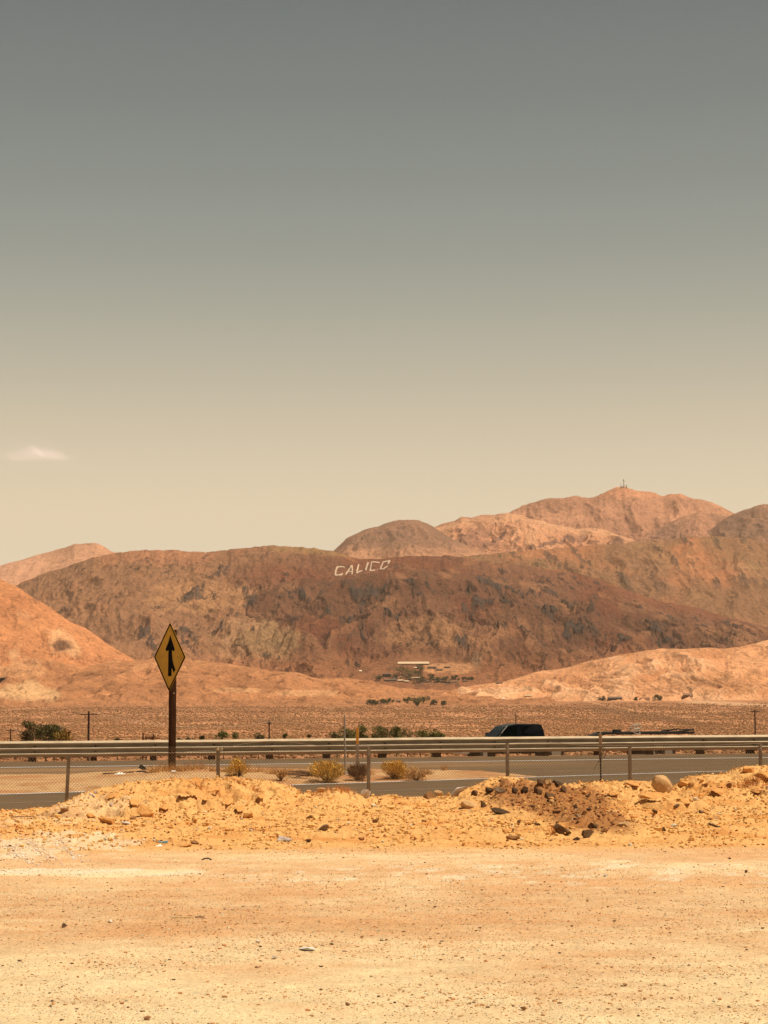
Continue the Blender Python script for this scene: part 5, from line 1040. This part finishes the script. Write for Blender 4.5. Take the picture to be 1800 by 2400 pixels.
# ghost town
house('E2', 969, 1557, 74, 7, 0, M_brwall, M_roofl, 'very long low building with a pale roof above the hillside village', pitched=True, deep=14, nwin=3, wf=.3)
house('E2', 906, 1588, 20, 11, 0, M_dkwall, M_white, 'dark blocky building with a white flat roof at the left of the village', pitched=False, nwin=4)
house('E2', 915, 1597, 30, 6, 0, M_dkwall, M_dkroof, 'long dark shed below the white roofed building', nwin=4)
house('E2', 939, 1598, 13, 6, 0, M_dkwall, M_roofl, 'small dark shed with a tan roof right of the long dark shed', nwin=2)
house('E2', 953, 1600, 11, 6, 0, M_brwall, M_roofl, 'small brown cabin with a pale roof in the village front row', nwin=2)
house('E2', 1067, 1601, 17, 6, 0, M_white, M_white, 'bright white flat building at the right end of the village', pitched=False, nwin=3)
house('E2', 977, 1568, 15, 5, 0, M_dkwall, M_roofl, 'dark shed with an olive pale roof under the long building', nwin=2)
house('E2', 845, 1576, 6, 6, 0, M_white, M_white, 'tiny white hut alone on the slope left of the village', nwin=1)
house('E2', 1012, 1567, 20, 6, 0, M_brwall, M_dkroof, 'brown ruin on the pale slope right of the village trees', nwin=2)
house('E2', 975, 1590, 18, 4, 0, M_brwall, M_roofl, 'low tan roofed house among the village trees', nwin=2)
house('E2', 1000, 1600, 14, 5, 0, M_dkwall, M_dkroof, 'dark low cabin in the middle of the village front row', nwin=2)
house('E2', 1030, 1599, 14, 5, 0, M_brwall, M_dkroof, 'brown low cabin left of the white flat building', nwin=2)
for px, py, wp, hp, wm, rm, lab in [(926, 1593, 12, 5, M_dkwall, M_dkroof, 'dark shed between the white roofed building and the village trees'), (942, 1590, 10, 5, M_dkwall, M_brwall, 'dark hut above the small dark shed with the tan roof'), (962, 1594, 9, 5, M_dkwall, M_dkroof, 'dark hut just right of the small brown cabin'), (1018, 1594, 11, 5, M_dkwall, M_dkroof, 'dark hut behind the tallest dark village tree'),
      (1038, 1594, 12, 5, M_dkwall, M_dkroof, 'dark shed up the slope from the brown low cabin'), (1050, 1601, 12, 5, M_dkwall, M_dkroof, 'dark shed touching the left side of the white flat building'), (1090, 1598, 12, 4, M_dkwall, M_dkroof, 'dark shed right of the white flat building'), (1030, 1572, 16, 5, M_brwall, M_dkroof, 'brown ruin on the pale slope to the right of another ruin'), (1048, 1566, 14, 5, M_brwall, M_dkroof, 'highest brown ruin at the right side of the pale slope')]:
    house('E2', px, py, wp, hp, 0, wm, rm, lab, nwin=2)
def pcar(key, px, py, label, mat, group):
    g = on_hill(key, px, py); root = empty('parked_car', g, label, 'car', group); b = B(); b.box((0, 0, .65), (4.3, 1.8, .8), bevel=.15); b.build('body', mat, root); b = B(); b.box((-.2, 0, 1.3), (2.3, 1.6, .6), bevel=.2); b.build('cabin', M_glass, root)
for px, lab in ((962, 'leftmost tiny pale parked car in front of the hillside village'), (985, 'tiny pale parked car left of the touching one in the village row'), (991, 'tiny pale parked car right of the touching one in the village row'), (1010, 'tiny pale parked car under the tallest dark village tree'), (1018, 'tiny pale parked car just right of the tallest dark village tree'), (1037, 'tiny pale parked car second from the right in the village row'), (1047, 'rightmost tiny pale parked car near the white flat building')): pcar('E2', px, 1603, lab, M_white, 'parked cars in front of the hillside village')
VT = [(942, 1560, 30, 1581, green, 'wide olive tree at the upper left of the village'), (958, 1566, 26, 1586, green, 'olive tree overlapping the wide one in the village'), (986, 1560, 14, 1574, dgreen, 'upper dark tree right of the olive roofed shed'), (980, 1574, 24, 1585, dgreen, 'low dark tree under the upper dark one'), (952, 1578, 24, 1594, grayg, 'grey green tree above the small brown cabin'), (1010, 1580, 14, 1597, dgreen, 'tallest dark tree in the village front row'), (995, 1586, 18, 1599, grayg, 'grey green tree left of the tallest dark tree'),
      (1025, 1588, 20, 1599, dgreen, 'dark bushy tree right of the tallest one in the village'), (1045, 1586, 18, 1600, dgreen, 'dark tree near the white flat building'), (978, 1590, 22, 1601, grayg, 'low tree in front of the low tan roofed house'), (925, 1582, 20, 1590, dgreen, 'dark shrubby tree right of the white roofed building'), (1066, 1584, 14, 1592, dgreen, 'small dark tree above the white flat building'), (1085, 1588, 30, 1594, dgreen, 'long dark hedge like tree at the right end of the village'), (890, 1584, 16, 1596, grayg, 'grey tree at the left end of the village'), (1105, 1588, 14, 1593, grayg, 'last small grey shrub right of the village')]
def far_tree(key, px, yt, wp, yb, col, lab, seed, group, n=420):
    g = on_hill(key, px, yb); tree('tree', lab, 'tree', px, yt - 1, wp * 1.25, g.y, g.z, col, n, seed, 1.5, group, 11, low=.22)
for i, (px, yt, wp, yb, col, lab) in enumerate(VT): far_tree('E2', px, yt, wp, yb, col, lab, 500 + i, 'trees of the hillside village')
VT = [(866, 1641, 16, 1652, dgreen, 'small dark tree at the left of the lower tree row'), (880, 1642, 14, 1653, dgreen, 'small dark tree left of the pale yard'), (897, 1640, 22, 1648, green, 'green tree behind the pale yard'), (912, 1638, 20, 1647, green, 'green tree right behind the pale yard'), (955, 1635, 22, 1645, green, 'left tree of the big green clump below the village'), (972, 1630, 26, 1648, green, 'tallest tree of the big green clump below the village'), (993, 1634, 26, 1648, green, 'right tree of the big green clump below the village'), (1017, 1641, 14, 1651, grayg, 'pale grey tree right of the big green clump'), (1041, 1644, 14, 1653, dgreen, 'lone round dark tree below the village'), (978, 1647, 8, 1654, green, 'tiny shrub under the big green clump')]
def on_c(px, py): return 'C'
for i, (px, yt, wp, yb, col, lab) in enumerate(VT): far_tree('C', px, yt, wp, yb, col, lab, 540 + i, 'trees below the hillside village', 380)
house('C', 900, 1651, 26, 4, 0, M_roofl, M_white, 'low whitish yard building among the lower trees', nwin=3, pitched=False)
house('C', 934, 1646, 10, 6, 0, M_brwall, M_dkroof, 'brown house left of the white rubble heap', nwin=2)
def plain_house(px, py, wp, hp, wm, rm, lab, **k_):
    D_ = 3350; return house('D' if px > 1150 else 'C', px, py, wp, hp, 0, wm, rm, lab, **k_)
plain_house(1442, 1641, 34, 9, M_dkwall, M_dkroof, 'long dark farm building at the foot of the pale ridge', nwin=4, deep=12)
plain_house(1512, 1640, 24, 6, M_white, M_white, 'white trailer home right of the long dark farm building', pitched=False, nwin=3)
plain_house(1613, 1634, 22, 10, M_brwall, M_brwall, 'brown gabled house standing by itself under the pale ridge', nwin=2)
plain_house(1623, 1634, 3.5, 9, M_white, M_white, 'narrow white tank beside the brown gabled house', pitched=False, nwin=1)
plain_house(1240, 1633, 18, 5, M_brwall, M_roofl, 'low brown cabin at the left foot of the pale ridge', nwin=2)
plain_house(1180, 1640, 7, 5, M_white, M_white, 'tiny white hut between the lone dark tree and the brown cabin', nwin=1)
house('D', 1171, 1602, 14, 4, 0, M_dkwall, M_dkroof, 'small dark shed high on the left end of the pale ridge', nwin=2)
for i, (px, yt, wp, yb, lab) in enumerate([(1412, 1632, 18, 1642, 'round grey shrub left of the dark farm building'), (1536, 1630, 16, 1640, 'brown shrub right of the white trailer home'), (1546, 1633, 10, 1641, 'small shrub right of the brown shrub'), (1490, 1635, 6, 1641, 'tiny shrub left of the white trailer home'), (1604, 1632, 8, 1636, 'tiny shrub left of the brown gabled house')]): far_tree('D', px, yt, wp, yb, grayg, lab, 560 + i, 'shrubs around the far farm buildings', 260)

# ------------------------------------------------------------ small cloud low at the left
M_cloud = plain_mat('cloud_vapour', (.74, .66, .72), 1, 0, 0)
rng = np.random.default_rng(91); n = 16000; k_ = rng.integers(0, 9, n); cxs = np.array([-150, -90, -40, -10, 30, 80, 130, 190, -230])[k_]; czs = np.array([-6, 6, 14, 30, 10, 12, 6, -8, -20])[k_]; sxs = np.array([90, 55, 50, 22, 60, 60, 60, 70, 90])[k_]; szs = np.array([12, 17, 20, 14, 20, 19, 15, 9, 7])[k_]
c = np.column_stack([cxs + rng.normal(size=n) * sxs * .85, rng.normal(size=n) * 260, czs + np.abs(rng.normal(size=n)) * szs * np.where(rng.random(n) < .68, 1, -.6)])
hn = np.array(sun_dir) + np.array([0, -1, 0]); hn = hn / np.linalg.norm(hn) + rng.normal(size=(n, 3)) * .15; t1 = np.cross(hn, rng.normal(size=(n, 3))); t1 /= np.linalg.norm(t1, axis=1, keepdims=True); t2 = np.cross(hn, t1); t2 /= np.linalg.norm(t2, axis=1, keepdims=True)
q = rng.uniform(1.4, 2.9, n)[:, None]; V = np.stack([c, c + t1 * q, c + t2 * q], 1).reshape(-1, 3); f = np.arange(3 * n).reshape(-1, 3)
cl = raw_mesh('cloud', V, f, M_cloud); cl.location = PV(92, 1068, 20000); tag(cl, 'small soft pinkish cloud low in the sky at the left', 'cloud')

# ------------------------------------------------------------ air
hz = bpy.data.materials.new('air'); hz.use_nodes = True; t = hz.node_tree; t.nodes.clear(); out = t.nodes.new('ShaderNodeOutputMaterial'); pv = t.nodes.new('ShaderNodeVolumePrincipled')
pv.inputs['Color'].default_value = (.98, .90, .80, 1); pv.inputs['Density'].default_value = 2.2e-5; pv.inputs['Anisotropy'].default_value = .1; t.links.new(pv.outputs[0], out.inputs['Volume'])
b = B(); b.box((0, 4300, 290), (9000, 9400, 1420)); h_ = b.build('haze', hz); stuff(h_)
